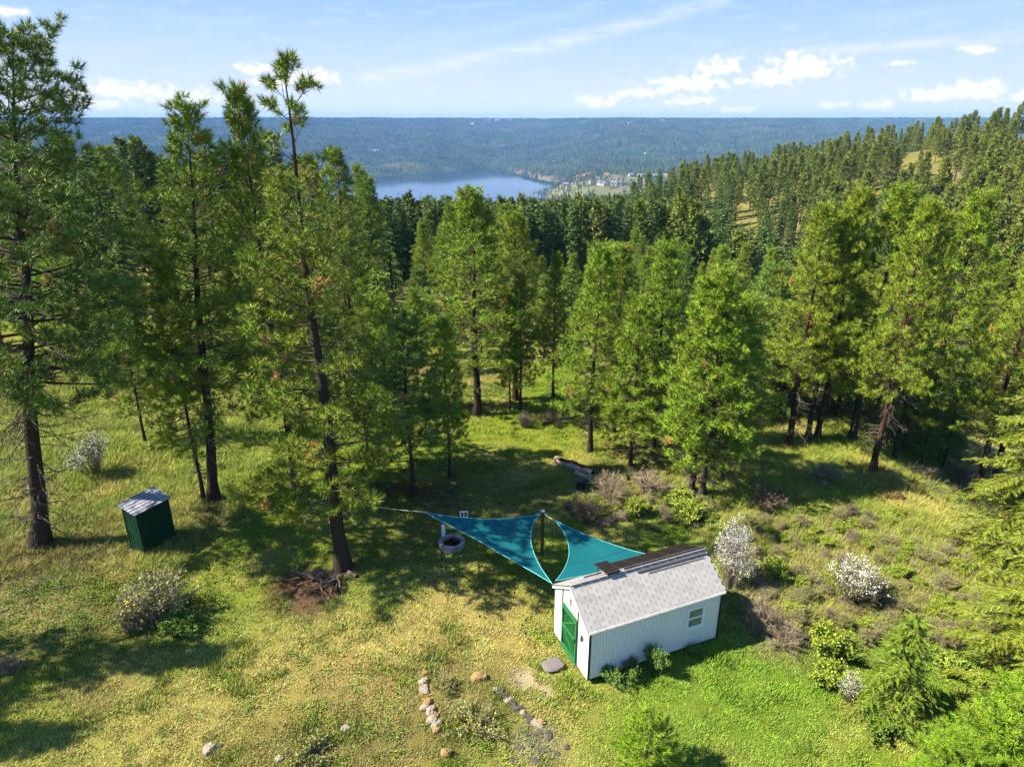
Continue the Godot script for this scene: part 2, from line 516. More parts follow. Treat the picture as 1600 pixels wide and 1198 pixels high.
	M.slab = painted(Color(0.52, 0.50, 0.51), rockg, Vector3(2.2, 2.2, 2.2), 0.95)
	M.ash = painted(Color(0.24, 0.15, 0.11), rockg, Vector3(5, 5, 5), 1.0)
	M.wood_grey = painted(Color(0.46, 0.43, 0.40), grain(0.03, Color(0.5, 0.48, 0.46), Color(1, 1, 1), 33), Vector3(3, 0.8, 3), 0.95)
	M.wood_brown = painted(Color(0.38, 0.27, 0.20), grain(0.03, Color(0.4, 0.38, 0.36), Color(1, 1, 1), 34), Vector3(3, 0.8, 3), 0.95)
	M.log_pale = painted(Color(0.72, 0.66, 0.58), grain(0.03, Color(0.5, 0.47, 0.44), Color(1, 1, 1), 36), Vector3(2, 2, 2), 0.95)
	M.char = flat(Color(0.09, 0.08, 0.08), 0.95)
	M.rubber = flat(Color(0.06, 0.06, 0.06), 0.8)
	M.house_white = flat(Color(0.84, 0.82, 0.78), 0.8)
	M.house_tan = flat(Color(0.72, 0.62, 0.5), 0.8)
	M.house_blue = flat(Color(0.5, 0.56, 0.66), 0.8)
	M.roof_grey = flat(Color(0.42, 0.42, 0.46), 0.9)
	M.roof_brown = flat(Color(0.45, 0.33, 0.27), 0.9)
# ---------------------------------------------------------------- trees
var tufts: Array[PackedVector3Array] = []     # long-needled shoots
var coarse: Array[PackedVector3Array] = []    # the same with few broad needles, for trees far off
var sprays: Array[PackedVector3Array] = []    # flat fir sprays
var spray_far: Array[PackedVector3Array] = []

func needle(a: PackedVector3Array, root: Vector3, dir: Vector3, length: float, wide: float) -> void:
	var side := dir.cross(Vector3(rng.randf_range(-1, 1), rng.randf_range(-1, 1), rng.randf_range(-1, 1))).normalized() * wide * 0.5
	a.append(root - side); a.append(root + side); a.append(root + dir * length)

func make_templates() -> void:
	for q in 4:
		var a := PackedVector3Array()
		for k in 30:
			var f := (k + rng.randf()) / 30.0
			var tilt := deg_to_rad(lerpf(105.0, 12.0, f) + rng.randf_range(-14, 14))
			var az := k * 2.4 + rng.randf_range(-0.4, 0.4)
			needle(a, Vector3(0, f * 0.13, 0), Vector3(sin(tilt) * cos(az), cos(tilt), sin(tilt) * sin(az)), rng.randf_range(0.18, 0.27), 0.026)
		tufts.append(a)
		a = PackedVector3Array()
		for k in 11:
			var f := (k + rng.randf()) / 11.0
			var tilt := deg_to_rad(lerpf(110.0, 10.0, f) + rng.randf_range(-20, 20))
			var az := k * 2.4 + rng.randf_range(-0.5, 0.5)
			needle(a, Vector3(0, f * 0.13, 0), Vector3(sin(tilt) * cos(az), cos(tilt), sin(tilt) * sin(az)), rng.randf_range(0.2, 0.34), 0.085)
		coarse.append(a)
		a = PackedVector3Array()
		for k in 26:                                    # a flat spray: side shoots left and right of a stalk along y
			var f := (k + rng.randf()) / 26.0
			var s := 1.0 if k % 2 else -1.0
			var dir := Vector3(s * rng.randf_range(0.5, 0.95), rng.randf_range(0.45, 0.8), rng.randf_range(-0.25, 0.12)).normalized()
			needle(a, Vector3(0, f * 0.42, -0.05 * f * f), dir, lerpf(0.17, 0.07, f) * rng.randf_range(0.9, 1.3), 0.034)
		needle(a, Vector3(0, 0.36, -0.05), Vector3(0, 1, -0.1), 0.15, 0.02)
		sprays.append(a)
		a = PackedVector3Array()
		for k in 8:
			var f := (k + rng.randf()) / 8.0
			var s := 1.0 if k % 2 else -1.0
			needle(a, Vector3(0, f * 0.4, -0.05 * f), Vector3(s * 0.8, 0.6, rng.randf_range(-0.3, 0.1)).normalized(), lerpf(0.26, 0.14, f), 0.075)
		spray_far.append(a)

# o: height, base (of the crown), wide (half), count (branches), twigs (per metre), trunk radius, colour ...
func make_tree(sd: int, o: Dictionary) -> Dictionary:
	rng.seed = sd
	var H: float = o.height
	var cb: float = o.base
	var wood := MB.new(); var limbs := MB.new(); var crown := MB.new()
	var fir: bool = o.get("fir", false)
	var far: bool = o.get("far", false)
	var bark: Color = o.get("bark", Color(0.15, 0.118, 0.1))
	var green: Color = o.get("green", Color(0.075, 0.125, 0.02))
	var brown: float = o.get("brown", 0.012)
	var scale: float = o.get("tuft", 1.0)
	var shapes: Array[PackedVector3Array] = (spray_far if far else sprays) if fir else (coarse if far else tufts)
	var r0: float = o.get("trunk", H * 0.0135)
	var bend := Vector3(rng.randf_range(-1, 1), 0, rng.randf_range(-1, 1)) * H * float(o.get("lean", 0.012))
	var wob := rng.randf() * 9.0
	var spine := func(y: float) -> Vector3:
		var t := y / H
		return Vector3(bend.x * t * t + 0.05 * sin(y * 0.7 + wob) * minf(1.0, y), y, bend.z * t * t + 0.05 * cos(y * 0.55 + wob) * minf(1.0, y))
	var pts := PackedVector3Array(); var rad := PackedFloat32Array()
	var nseg := 6 if far else 16
	for i in nseg + 1:
		var t := float(i) / nseg
		var y := H * t - (0.25 if i == 0 else 0.0)
		pts.append(spine.call(y))
		rad.append(maxf(r0 * (pow(1.0 - t, 0.85) * 0.95 + (0.35 * exp(-y * 2.2) if not far else 0.0)), 0.012))
	wood.tube(pts, rad, bark, 5 if far else 10, true)
	# stubs and dead twigs under the crown
	var dead: int = o.get("dead", 0)
	for k in dead:
		var y := rng.randf_range(float(o.get("dead_from", 0.8)), cb + (H - cb) * 0.2)
		var a := rng.randf() * TAU
		var p: Vector3 = spine.call(y)
		var d := Vector3(cos(a), rng.randf_range(-0.35, 0.15), sin(a)).normalized()
		var L := rng.randf_range(0.4, 1.0) * float(o.get("dead_long", 1.2))
		var col := vary(Color(0.105, 0.09, 0.078), 0.3)
		var q := PackedVector3Array([p]); var qr := PackedFloat32Array([0.025])
		for s in 4:
			p += d * L * 0.25
			d = (d + Vector3(rng.randf_range(-0.6, 0.6), rng.randf_range(-0.5, 0.25), rng.randf_range(-0.6, 0.6))).normalized()
			q.append(p); qr.append(0.022 * (1.0 - s * 0.22))
			for f in 2:
				var e := (d + Vector3(rng.randf_range(-0.9, 0.9), rng.randf_range(-0.8, 0.4), rng.randf_range(-0.9, 0.9))).normalized()
				var l2 := L * rng.randf_range(0.15, 0.4)
				limbs.tube(PackedVector3Array([p, p + e * l2 * 0.5, p + e.rotated(Vector3.UP, 0.5) * l2]), PackedFloat32Array([0.011, 0.009, 0.004]), col, 3)
		limbs.tube(q, qr, col, 4)
	var nb: int = o.count
	var az := rng.randf() * TAU
	for i in nb:
		var t := (i + rng.randf() * 0.9) / nb
		if o.has("gappy") and t < 0.72 and n1.get_noise_2d(t * 260.0, sd * 31.0) * 1.6 < -float(o.gappy): continue
		if o.has("open_top") and t > 0.62 and rng.randf() < float(o.open_top): continue
		t = pow(t, float(o.get("spread", 0.92)))
		var y := cb + (H - cb) * t * 0.985
		az += 2.4 + rng.randf_range(-0.5, 0.5)
		var prof: float
		var pitch: float
		if fir:
			prof = pow(1.0 - t, 0.85) * minf(1.0, 0.72 + t * 1.6) + 0.035
			pitch = lerpf(-0.26, 0.45, t * t) + rng.randf_range(-0.12, 0.12)
		else:
			prof = pow(1.0 - t, float(o.get("taper", 0.7))) * minf(1.0, 0.62 + t * 1.9) + 0.05
			pitch = lerpf(-0.12, 0.85, pow(t, 1.6)) + rng.randf_range(-0.22, 0.22)
		var L := float(o.wide) * prof * rng.randf_range(0.62, 1.16)
		if rng.randf() < 0.08: L *= 1.3
		var out := Vector3(cos(az), 0, sin(az))
		var root: Vector3 = spine.call(y)
		var curl := rng.randf_range(0.05, 0.3) if not fir else rng.randf_range(-0.25, 0.0)
		var swing := rng.randf_range(-0.25, 0.25)
		var side := out.cross(Vector3.UP)
		var bp := PackedVector3Array(); var br := PackedFloat32Array()
		var nk := 3 if far else 6
		for k in nk + 1:
			var s := float(k) / nk
			bp.append(root + out * L * s * cos(pitch) + side * L * swing * s * s + Vector3.UP * L * (sin(pitch) * s + curl * s * s * s))
			br.append(maxf(0.005, (0.011 + 0.0115 * L) * (1.0 - s * 0.85)) * (1.6 if far else 1.0))
		limbs.tube(bp, br, vary(bark * 0.45, 0.2), 3 if far else 4)
		var nt := maxi(3, int(L * float(o.twigs)))
		var inner: float = o.get("inner", 0.3)
		for k in nt + 1:
			var s := lerpf(inner, 1.0, (k + rng.randf() * 0.6) / (nt + 0.6)) if k < nt else 1.0
			s = minf(s, 1.0)
			var fk := s * nk
			var i0 := mini(int(fk), nk - 1)
			var p := bp[i0].lerp(bp[i0 + 1], fk - i0)
			var dir := (bp[i0 + 1] - bp[i0]).normalized()
			var lr := 1.0 if k % 2 else -1.0
			if k == nt: lr = 0.0
			if fir:
				var ax := (dir * rng.randf_range(0.5, 0.9) + side * lr * rng.randf_range(0.6, 1.0) + Vector3(0, rng.randf_range(-0.35, 0.05), 0)).normalized()
				var zz := (Vector3.UP + Vector3(rng.randf_range(-0.4, 0.4), 0, rng.randf_range(-0.4, 0.4))).normalized()
				var xx := ax.cross(zz).normalized()
				var sc := scale * rng.randf_range(0.75, 1.25) * (0.75 + 0.5 * (1.0 - s))
				var sh: PackedVector3Array = shapes[rng.randi() % shapes.size()]
				var col := vary(green, 0.22)
				if rng.randf() < brown: col = Color(0.12, 0.085, 0.04)
				crown.stamp(sh, Transform3D(Basis(xx, ax, xx.cross(ax)).scaled(Vector3.ONE * sc), p), same(col, sh.size()))
				if rng.randf() < 0.55:
					crown.stamp(sh, Transform3D(Basis(xx, ax, xx.cross(ax)).rotated(ax, 0.9).scaled(Vector3.ONE * sc * 0.85), p + ax * 0.12), same(vary(green, 0.22), sh.size()))
				continue
			var tl := rng.randf_range(0.18, 0.55) * (1.25 - 0.5 * s) * float(o.get("twig_long", 1.0)) * (0.4 if k == nt else 1.0)
			var td := (dir * rng.randf_range(0.35, 0.9) + side * lr * rng.randf_range(0.3, 1.0) + Vector3.UP * rng.randf_range(-0.35, 0.75)).normalized()
			var e := p + td * tl
			var ups := (td + Vector3.UP * rng.randf_range(0.1, 0.7)).normalized()
			if not far: limbs.tube(PackedVector3Array([p, p.lerp(e, 0.5) + Vector3(0, -0.02, 0), e]), PackedFloat32Array([0.012, 0.01, 0.008]), vary(bark * 0.5, 0.2), 3)
			var col2 := vary(green, 0.24)
			var old := rng.randf()
			if old < brown: col2 = vary(Color(0.34, 0.2, 0.06), 0.25)
			elif old < brown + 0.18: col2 = col2.lerp(Color(0.14, 0.15, 0.022), 0.5)
			var sh2: PackedVector3Array = shapes[rng.randi() % shapes.size()]
			crown.stamp(sh2, Transform3D(along(ups, rng.randf() * TAU).scaled(Vector3.ONE * scale * rng.randf_range(0.78, 1.22)), e), same(col2, sh2.size()))
			for m in int(o.get("cluster", 0)):
				var spread := Vector3(rng.randf_range(-1, 1), rng.randf_range(-0.3, 0.8), rng.randf_range(-1, 1)).normalized()
				var sh4: PackedVector3Array = shapes[rng.randi() % shapes.size()]
				crown.stamp(sh4, Transform3D(along(ups + spread * 0.9, rng.randf() * TAU).scaled(Vector3.ONE * scale * rng.randf_range(0.7, 1.05)), e + spread * 0.15), same(vary(col2, 0.2), sh4.size()))
			if rng.randf() < float(o.get("second", 0.5)):
				var p2 := p.lerp(e, rng.randf_range(0.3, 0.8)) + Vector3(rng.randf_range(-0.14, 0.14), rng.randf_range(-0.05, 0.18), rng.randf_range(-0.14, 0.14))
				crown.stamp(sh2, Transform3D(along((ups + Vector3(rng.randf_range(-0.7, 0.7), 0.1, rng.randf_range(-0.7, 0.7))), rng.randf() * TAU).scaled(Vector3.ONE * scale * rng.randf_range(0.65, 1.0)), p2), same(vary(green, 0.26), sh2.size()))
	# leader
	var tip: Vector3 = spine.call(H)
	for k in (2 if far else 5):
		var sh3: PackedVector3Array = shapes[k % 4]
		crown.stamp(sh3, Transform3D(along(Vector3(rng.randf_range(-0.25, 0.25), 1, rng.randf_range(-0.25, 0.25)), rng.randf() * TAU).scaled(Vector3.ONE * scale * 0.9), tip - Vector3(0, k * 0.17, 0)), same(vary(green, 0.2), sh3.size()))
	return {"trunk": wood.mesh(), "branches": limbs.mesh(), "crown": crown.mesh(), "height": H, "tris": crown.v.size() / 3}

var tree_total := 0
func plant(kind: Dictionary, at: Vector3, scale: Vector3, turn: float, called: String, label: String, group := "") -> Node3D:
	var t := thing(called, label, "tree", at - Vector3(0, 0.03, 0), turn, group)
	part("trunk", kind.trunk, M.bark, t)
	part("branch", kind.branches, M.plain, t)
	part("crown", kind.crown, M.leaf, t)
	t.scale = scale
	tree_total += 1
	return t

func plant_px(kind: Dictionary, bx: float, by: float, ty: float, label: String, wide := 1.0, turn := -1.0, called := "pine_tree", group := "", tx := -1.0) -> Node3D:
	var p := on_ground(bx, by)
	var h := top_at(p, ty)
	var k := clampf(h / float(kind.height), 0.25, 3.0)
	var t := plant(kind, p, Vector3(k * wide, k, k * wide), turn if turn >= 0.0 else fmod(bx * 7.31 + by, TAU), called, label, group)
	if tx >= 0.0:                                  # the trunk leans: its top stands over another place
		var r := toward(tx, ty)
		var top := Vector3(0, EYE_H, 0) + r * (p.z / r.z)
		var up := (top - p).normalized()
		t.basis = Basis(Quaternion(Vector3.UP, up)) * t.basis
	return t

var taken: Array[Vector2] = []
func free_spot(x: float, z: float, r: float) -> bool:
	for q in taken:
		if (q.x - x) * (q.x - x) + (q.y - z) * (q.y - z) < r * r: return false
	return true

func build_trees() -> void:
	var G1 := Color(0.152, 0.207, 0.018)
	var G2 := Color(0.167, 0.261, 0.018)
	var G3 := Color(0.147, 0.217, 0.020)
	var big1 := make_tree(11, {"height": 18.5, "base": 2.8, "wide": 3.8, "cluster": 2, "count": 120, "twigs": 2.9, "second": 0.25, "twig_long": 1.25, "dead": 26, "dead_from": 2.4, "dead_long": 1.6, "brown": 0.028, "green": G1, "trunk": 0.29, "tuft": 1.15, "taper": 0.82, "lean": 0.004, "open_top": 0.55})
	var big2 := make_tree(12, {"height": 20.0, "base": 7.0, "wide": 5.2, "cluster": 2, "count": 135, "twigs": 2.9, "second": 0.25, "twig_long": 1.3, "dead": 110, "dead_from": 0.8, "dead_long": 2.6, "brown": 0.018, "green": Color(0.117, 0.181, 0.030), "trunk": 0.36, "tuft": 1.2, "taper": 0.6, "lean": 0.008, "open_top": 0.3})
	var big3 := make_tree(13, {"height": 17.3, "base": 5.4, "wide": 3.5, "cluster": 1, "count": 118, "twigs": 3.0, "second": 0.25, "twig_long": 1.25, "dead": 40, "dead_from": 2.0, "dead_long": 1.7, "brown": 0.014, "green": G3, "trunk": 0.25, "tuft": 1.22, "taper": 0.85, "lean": 0.01, "gappy": 0.65, "open_top": 0.35})
	var y1 := make_tree(21, {"height": 9.0, "base": 1.7, "wide": 1.9, "cluster": 1, "count": 88, "twigs": 4.4, "second": 0.3, "twig_long": 1.1, "dead": 16, "dead_long": 0.9, "green": G2, "trunk": 0.11, "tuft": 0.98, "taper": 0.85})
	var y2 := make_tree(22, {"height": 10.5, "base": 2.4, "wide": 2.1, "cluster": 1, "count": 96, "twigs": 4.0, "second": 0.3, "twig_long": 1.1, "dead": 22, "dead_long": 1.0, "green": G2, "trunk": 0.13, "tuft": 1.0, "taper": 0.95, "gappy": 0.7})
	var y3 := make_tree(23, {"height": 8.0, "base": 2.2, "wide": 2.0, "cluster": 1, "count": 74, "twigs": 4.0, "second": 0.3, "twig_long": 1.1, "dead": 14, "green": Color(0.114, 0.192, 0.030), "trunk": 0.11, "tuft": 0.95, "taper": 0.75, "gappy": 0.7})
	var m1 := make_tree(31, {"height": 13.0, "base": 3.0, "wide": 2.9, "cluster": 1, "count": 104, "twigs": 3.3, "second": 0.3, "twig_long": 1.2, "dead": 26, "dead_long": 1.3, "green": Color(0.167, 0.249, 0.018), "trunk": 0.2, "tuft": 1.1, "taper": 1.0, "gappy": 0.7, "brown": 0.012})
	var m2 := make_tree(32, {"height": 14.0, "base": 4.4, "wide": 3.0, "cluster": 1, "count": 96, "twigs": 3.1, "second": 0.3, "twig_long": 1.2, "dead": 34, "dead_long": 1.5, "green": Color(0.183, 0.249, 0.020), "trunk": 0.22, "tuft": 1.1, "taper": 0.92, "gappy": 0.65, "brown": 0.01, "bark": Color(0.19, 0.115, 0.08)})
	var m3 := make_tree(33, {"height": 12.0, "base": 2.6, "wide": 2.6, "cluster": 1, "count": 100, "twigs": 3.3, "second": 0.3, "twig_long": 1.2, "dead": 20, "green": Color(0.152, 0.213, 0.020), "trunk": 0.17, "tuft": 1.05, "taper": 1.05, "gappy": 0.6})
	var f1 := make_tree(41, {"fir": true, "height": 11.0, "base": 0.35, "wide": 3.0, "count": 165, "twigs": 12.0, "green": Color(0.153, 0.193, 0.018), "trunk": 0.17, "tuft": 0.85, "brown": 0.03, "dead": 20, "dead_long": 1.4, "inner": 0.22})
	var f2 := make_tree(42, {"fir": true, "height": 4.0, "base": 0.2, "wide": 1.15, "count": 100, "twigs": 16.0, "green": Color(0.122, 0.187, 0.015), "trunk": 0.06, "tuft": 0.5, "inner": 0.2})
	var f3 := make_tree(43, {"fir": true, "height": 15.0, "base": 1.0, "wide": 2.6, "count": 150, "twigs": 7.0, "green": Color(0.072, 0.135, 0.020), "trunk": 0.2, "tuft": 1.15, "inner": 0.25})
	var s1 := make_tree(51, {"height": 2.2, "base": 0.25, "wide": 0.85, "count": 40, "twigs": 11.0, "second": 0.8, "green": Color(0.162, 0.266, 0.015), "trunk": 0.035, "tuft": 0.7, "brown": 0.0})
	var s2 := make_tree(52, {"height": 4.0, "base": 0.3, "wide": 1.9, "count": 85, "twigs": 9.0, "second": 0.8, "green": Color(0.152, 0.266, 0.016), "trunk": 0.06, "tuft": 0.85, "brown": 0.0, "taper": 0.55})
	print("big crown tris ", big1.tris, " ", big2.tris, " ", y1.tris, " ", m1.tris, " ", f1.tris)
	# the trees one can tell apart
	plant_px(big1, 537, 888, 92, "tall open-crowned pine with orange tufts rooted beside the brush pile", 1.0, 0.6, "pine_tree", "", 437)
	plant_px(big2, 62, 852, 45, "thick pine with a skirt of dead grey twigs left of the green outhouse", 1.0, 1.2, "pine_tree", "", 10)
	plant_px(big3, 333, 782, 165, "tall dark-barked pine standing just behind the green outhouse", 1.0, 2.0, "pine_tree", "", 290)
	plant_px(y2, 318, 782, 400, "thin leaning pine pressed against a tall dark-barked pine", 0.7, 0.5)
	plant_px(m3, 462, 765, 150, "pine with a bare spiky top rising behind the tall open-crowned pine", 0.72, 3.0, "pine_tree", "", 372)
	plant_px(y3, 645, 775, 508, "young dark green pine above reddish needle litter left of the sails", 1.05, 0.3)
	plant_px(y1, 702, 745, 505, "slim young pine with blue-green crown behind the fire ring", 0.8, 1.3)
	plant_px(y3, 578, 735, 530, "small pine with bare lower stem between the tall pine and the young dark pine", 0.9, 2.2)
	plant_px(y1, 611, 722, 470, "narrow young pine behind the young dark green pine", 0.9, 4.0)
	plant_px(m1, 745, 648, 303, "bushy yellow-green pine at the back edge of the clearing", 1.25, 0.2)
	plant_px(m2, 806, 625, 335, "broad yellowish pine beside the bushy one at the back of the clearing", 1.1, 2.6)
	plant_px(y2, 797, 642, 470, "thin dark trunk with sparse top behind the round grey bush", 0.7, 1.0)
	plant_px(m3, 813, 640, 430, "slender pine rising right behind the round grey bush", 0.75, 2.1)
	plant_px(m3, 864, 620, 400, "straight slender pine at the far end of the bright grass", 0.7, 5.1)
	plant_px(y2, 922, 705, 392, "bright green young pine just behind the fallen log", 1.05, 0.9)
	plant_px(m3, 958, 675, 390, "dark-stemmed pine between two bright young pines behind the logs", 0.9, 1.9)
	plant_px(y1, 985, 728, 470, "young pine with a brown dead lower skirt beside the grey brush", 1.0, 3.3)
	plant_px(y2, 1020, 700, 385, "tall bright green pine behind the pine with the brown skirt", 0.95, 4.4)
	plant_px(y1, 1080, 772, 445, "bushy bright young pine at the head of the long tree shadow", 1.15, 0.1)
	plant_px(y2, 1098, 776, 430, "young pine leaning right out of the bright clump by the white-flowered bush", 1.0, 2.9)
	plant_px(y1, 1128, 752, 470, "bright young pine tucked behind the clump by the white-flowered bush", 1.1, 5.0)
	plant_px(m2, 1232, 696, 325, "thick dark-trunked pine at the shaded forest edge", 0.9, 1.1)
	plant_px(m1, 1262, 690, 330, "pine close beside the thick dark-trunked pine at the forest edge", 0.8, 2.2)
	plant_px(m2, 1277, 688, 300, "tall pine third in the row of dark trunks at the forest edge", 0.8, 4.1)
	plant_px(m1, 1330, 690, 300, "dense dark-based pine behind the red-barked pine", 1.0, 0.4)
	plant_px(m2, 1364, 737, 320, "red-barked pine standing forward on the sunny slope edge", 0.8, 3.7)
	plant_px(m3, 1395, 722, 340, "pine with a pale leaning stem beside the red-barked pine", 0.7, 2.4)
	plant_px(m1, 1432, 715, 310, "dark pine in the gully below the brushwood heap", 0.95, 1.4)
	plant_px(m2, 1520, 790, 395, "twin-stemmed pine with bare branches over the grey brush on the right slope", 0.85, 0.7)
	plant_px(m2, 1545, 772, 360, "pine behind the twin-stemmed pine on the right slope", 0.8, 5.6)
	plant_px(f1, 1575, 890, 470, "yellow-green fir beside the dead wood on the slope edge", 1.0, 0.9, "fir_tree")
	plant_px(f1, 1590, 1110, 640, "large spreading fir at the edge of the brush on the right", 1.05, 2.0, "fir_tree")
	plant_px(f2, 1392, 1118, 958, "small bright green fir beside the low white-flowered bush", 1.3, 0.5, "fir_tree")
	plant_px(s1, 1010, 1215, 1130, "pine sapling with fresh long needles in front of the shed", 1.1, 1.0, "pine_sapling")
	plant_px(s2, 1585, 1250, 1075, "bright bushy pine sapling below the large spreading fir", 1.0, 2.0, "pine_sapling")
	plant_px(s2, 1480, 1262, 1160, "low pine sapling beside a bright bushy one under the fir", 1.1, 4.0, "pine_sapling")
	plant_px(y1, 155, 605, 330, "pine with straight bare stem on the far left grass", 1.1, 1.5)
	plant_px(y1, 227, 692, 430, "thin-stemmed pine in the sunlit grass behind the white-flowered bush on the left", 0.7, 0.2)
	plant_px(f3, 165, 560, 195, "dark narrow fir with pointed top left of the tall dark-barked pine", 1.0, 0.3, "fir_tree")
	plant_px(f3, 205, 560, 235, "dark dense fir next to the narrow pointed fir", 1.1, 1.3, "fir_tree")
	plant_px(f2, 605, 640, 420, "bright pointed fir behind the narrow young pines", 1.0, 1.3, "fir_tree")
	# trees beside the viewer that throw the long shadows over the left of the lawn
	plant(m3, ground(-22.8, -16.5), Vector3(0.95, 1.08, 0.95), 0.4, "pine_tree", "pine beside the lawn whose shadow lies across the grass", "pines beside the lawn")
	plant(y2, ground(-23.5, -13.4), Vector3(1.0, 1.0, 1.0), 1.4, "pine_tree", "young pine beside the lawn whose narrow shadow lies across the grass", "pines beside the lawn")
	for c in get_children():
		if c.has_meta("category") and c.get_meta("category") == "tree": taken.append(Vector2(c.position.x, c.position.z))
	# young trees filling the gaps along the edge of the wood
	rng.seed = 350
	var filled := 0
	for q in 900:
		if filled >= 64: break
		var x := rng.randf_range(-34.0, 21.0)
		var d := rng.randf_range(38.0, 58.0)
		if x > -9.0 and x < 7.0 and d < 44.0: continue
		if x < -12.0 and d < 42.0: continue
		if not free_spot(x, -d, 1.7): continue
		taken.append(Vector2(x, -d))
		var k: Dictionary = [y1, y3, y1, f2, y2][rng.randi() % 5]
		var s: float = rng.randf_range(3.0, 7.0) / float(k.height)
		plant(k, ground(x, -d), Vector3(s, s, s), rng.randf() * TAU, "fir_tree" if k == f2 else "pine_tree", ("small pointed fir" if k == f2 else "low young pine") + (" growing in the meadow beyond the outhouse" if x < -12.0 else (" at the back edge of the bright grass" if x < 7.0 else " under the pines behind the logs")), "small young trees along the wood edge")
		filled += 1
	# shaded undergrowth behind the row of dark trunks on the right
	filled = 0
	for q in 900:
		if filled >= 34: break
		var d := rng.randf_range(34.5, 52.0)
		var x := rng.randf_range(13.5, 0.72 * d)
		if not free_spot(x, -d, 1.5): continue
		taken.append(Vector2(x, -d))
		var k: Dictionary = [f3, y3, f3, m3][rng.randi() % 4]
		var s: float = rng.randf_range(3.0, 8.0) / float(k.height)
		plant(k, ground(x, -d), Vector3(s * 1.25, s, s * 1.25), rng.randf() * TAU, "fir_tree" if k == f3 else "pine_tree", ("low dark fir" if k == f3 else "small shaded pine") + (" behind the row of dark trunks" if x < 24.0 else " in the gully below the sunny slope"), "small trees under the forest edge")
		filled += 1
	# the wood behind the clearing
	m1.look = "bushy yellow-green pine"; m2.look = "reddish-trunked pine"; m3.look = "narrow green pine"; f3.look = "dark dense fir"; y2.look = "young bright pine"
	var near := [m1, m2, m3, f3, y2, m1]
	rng.seed = 400
	var made := 0
	var tries := 0
	while made < 195 and tries < 12000:
		tries += 1
		var d := lerpf(26.0, 112.0, pow(rng.randf(), 0.8))
		var x := rng.randf_range(-0.86, 0.86) * d
		var px := 800.0 + x / (d * CP + EYE_H * SP) * FOCAL
		if x > -11.0 and x < 19.5 and d < 47.0: continue
		if x <= -11.0 and d < 46.0: continue
		if x <= -11.0 and d < 54.0 and rng.randf() < 0.5: continue
		if x > 19.5 and d < 33.0: continue
		if px > 640.0 and px < 760.0 and d < 50.0: continue
		if not free_spot(x, -d, 2.6 if x > 0.0 else 3.1): continue
		taken.append(Vector2(x, -d))
		var k: Dictionary = near[rng.randi() % near.size()]
		var h := rng.randf_range(9.0, 14.0) if x > -11.0 else rng.randf_range(9.0, 15.5)
		if x > -11.0 and x < 2.0: h = minf(h, EYE_H - d * 0.118 - height(x, d))   # the lake shows over the tops
		elif x >= 2.0: h = minf(h, EYE_H - d * rng.randf_range(0.145, 0.2) - height(x, d))   # and the valley and hillside
		if h < 4.0: continue
		var s: float = h / k.height
		var isfir: bool = k == f3
		plant(k, ground(x, -d), Vector3(s * rng.randf_range(0.9, 1.2), s, s * rng.randf_range(0.9, 1.2)), rng.randf() * TAU, "fir_tree" if isfir else "pine_tree", wood_label(k.look, x, d), ("firs" if isfir else "pines") + " in the woods round the clearing")
		made += 1
	build_hillside()

func wood_label(look: String, x: float, d: float) -> String:
	var where := "beyond the lawn behind the green outhouse" if x < -24.0 else ("beyond the tall dark-barked pine" if x < -11.0 else ("at the back of the bright grass" if x < 4.0 else ("behind the fallen logs" if x < 14.0 else ("behind the row of dark trunks" if x < 26.0 else "in the gully below the sunny slope"))))
	return "%s %s, %s" % [look, where, "in the front row" if d < 58.0 else ("deep in the wood" if d < 82.0 else "at the valley edge")]

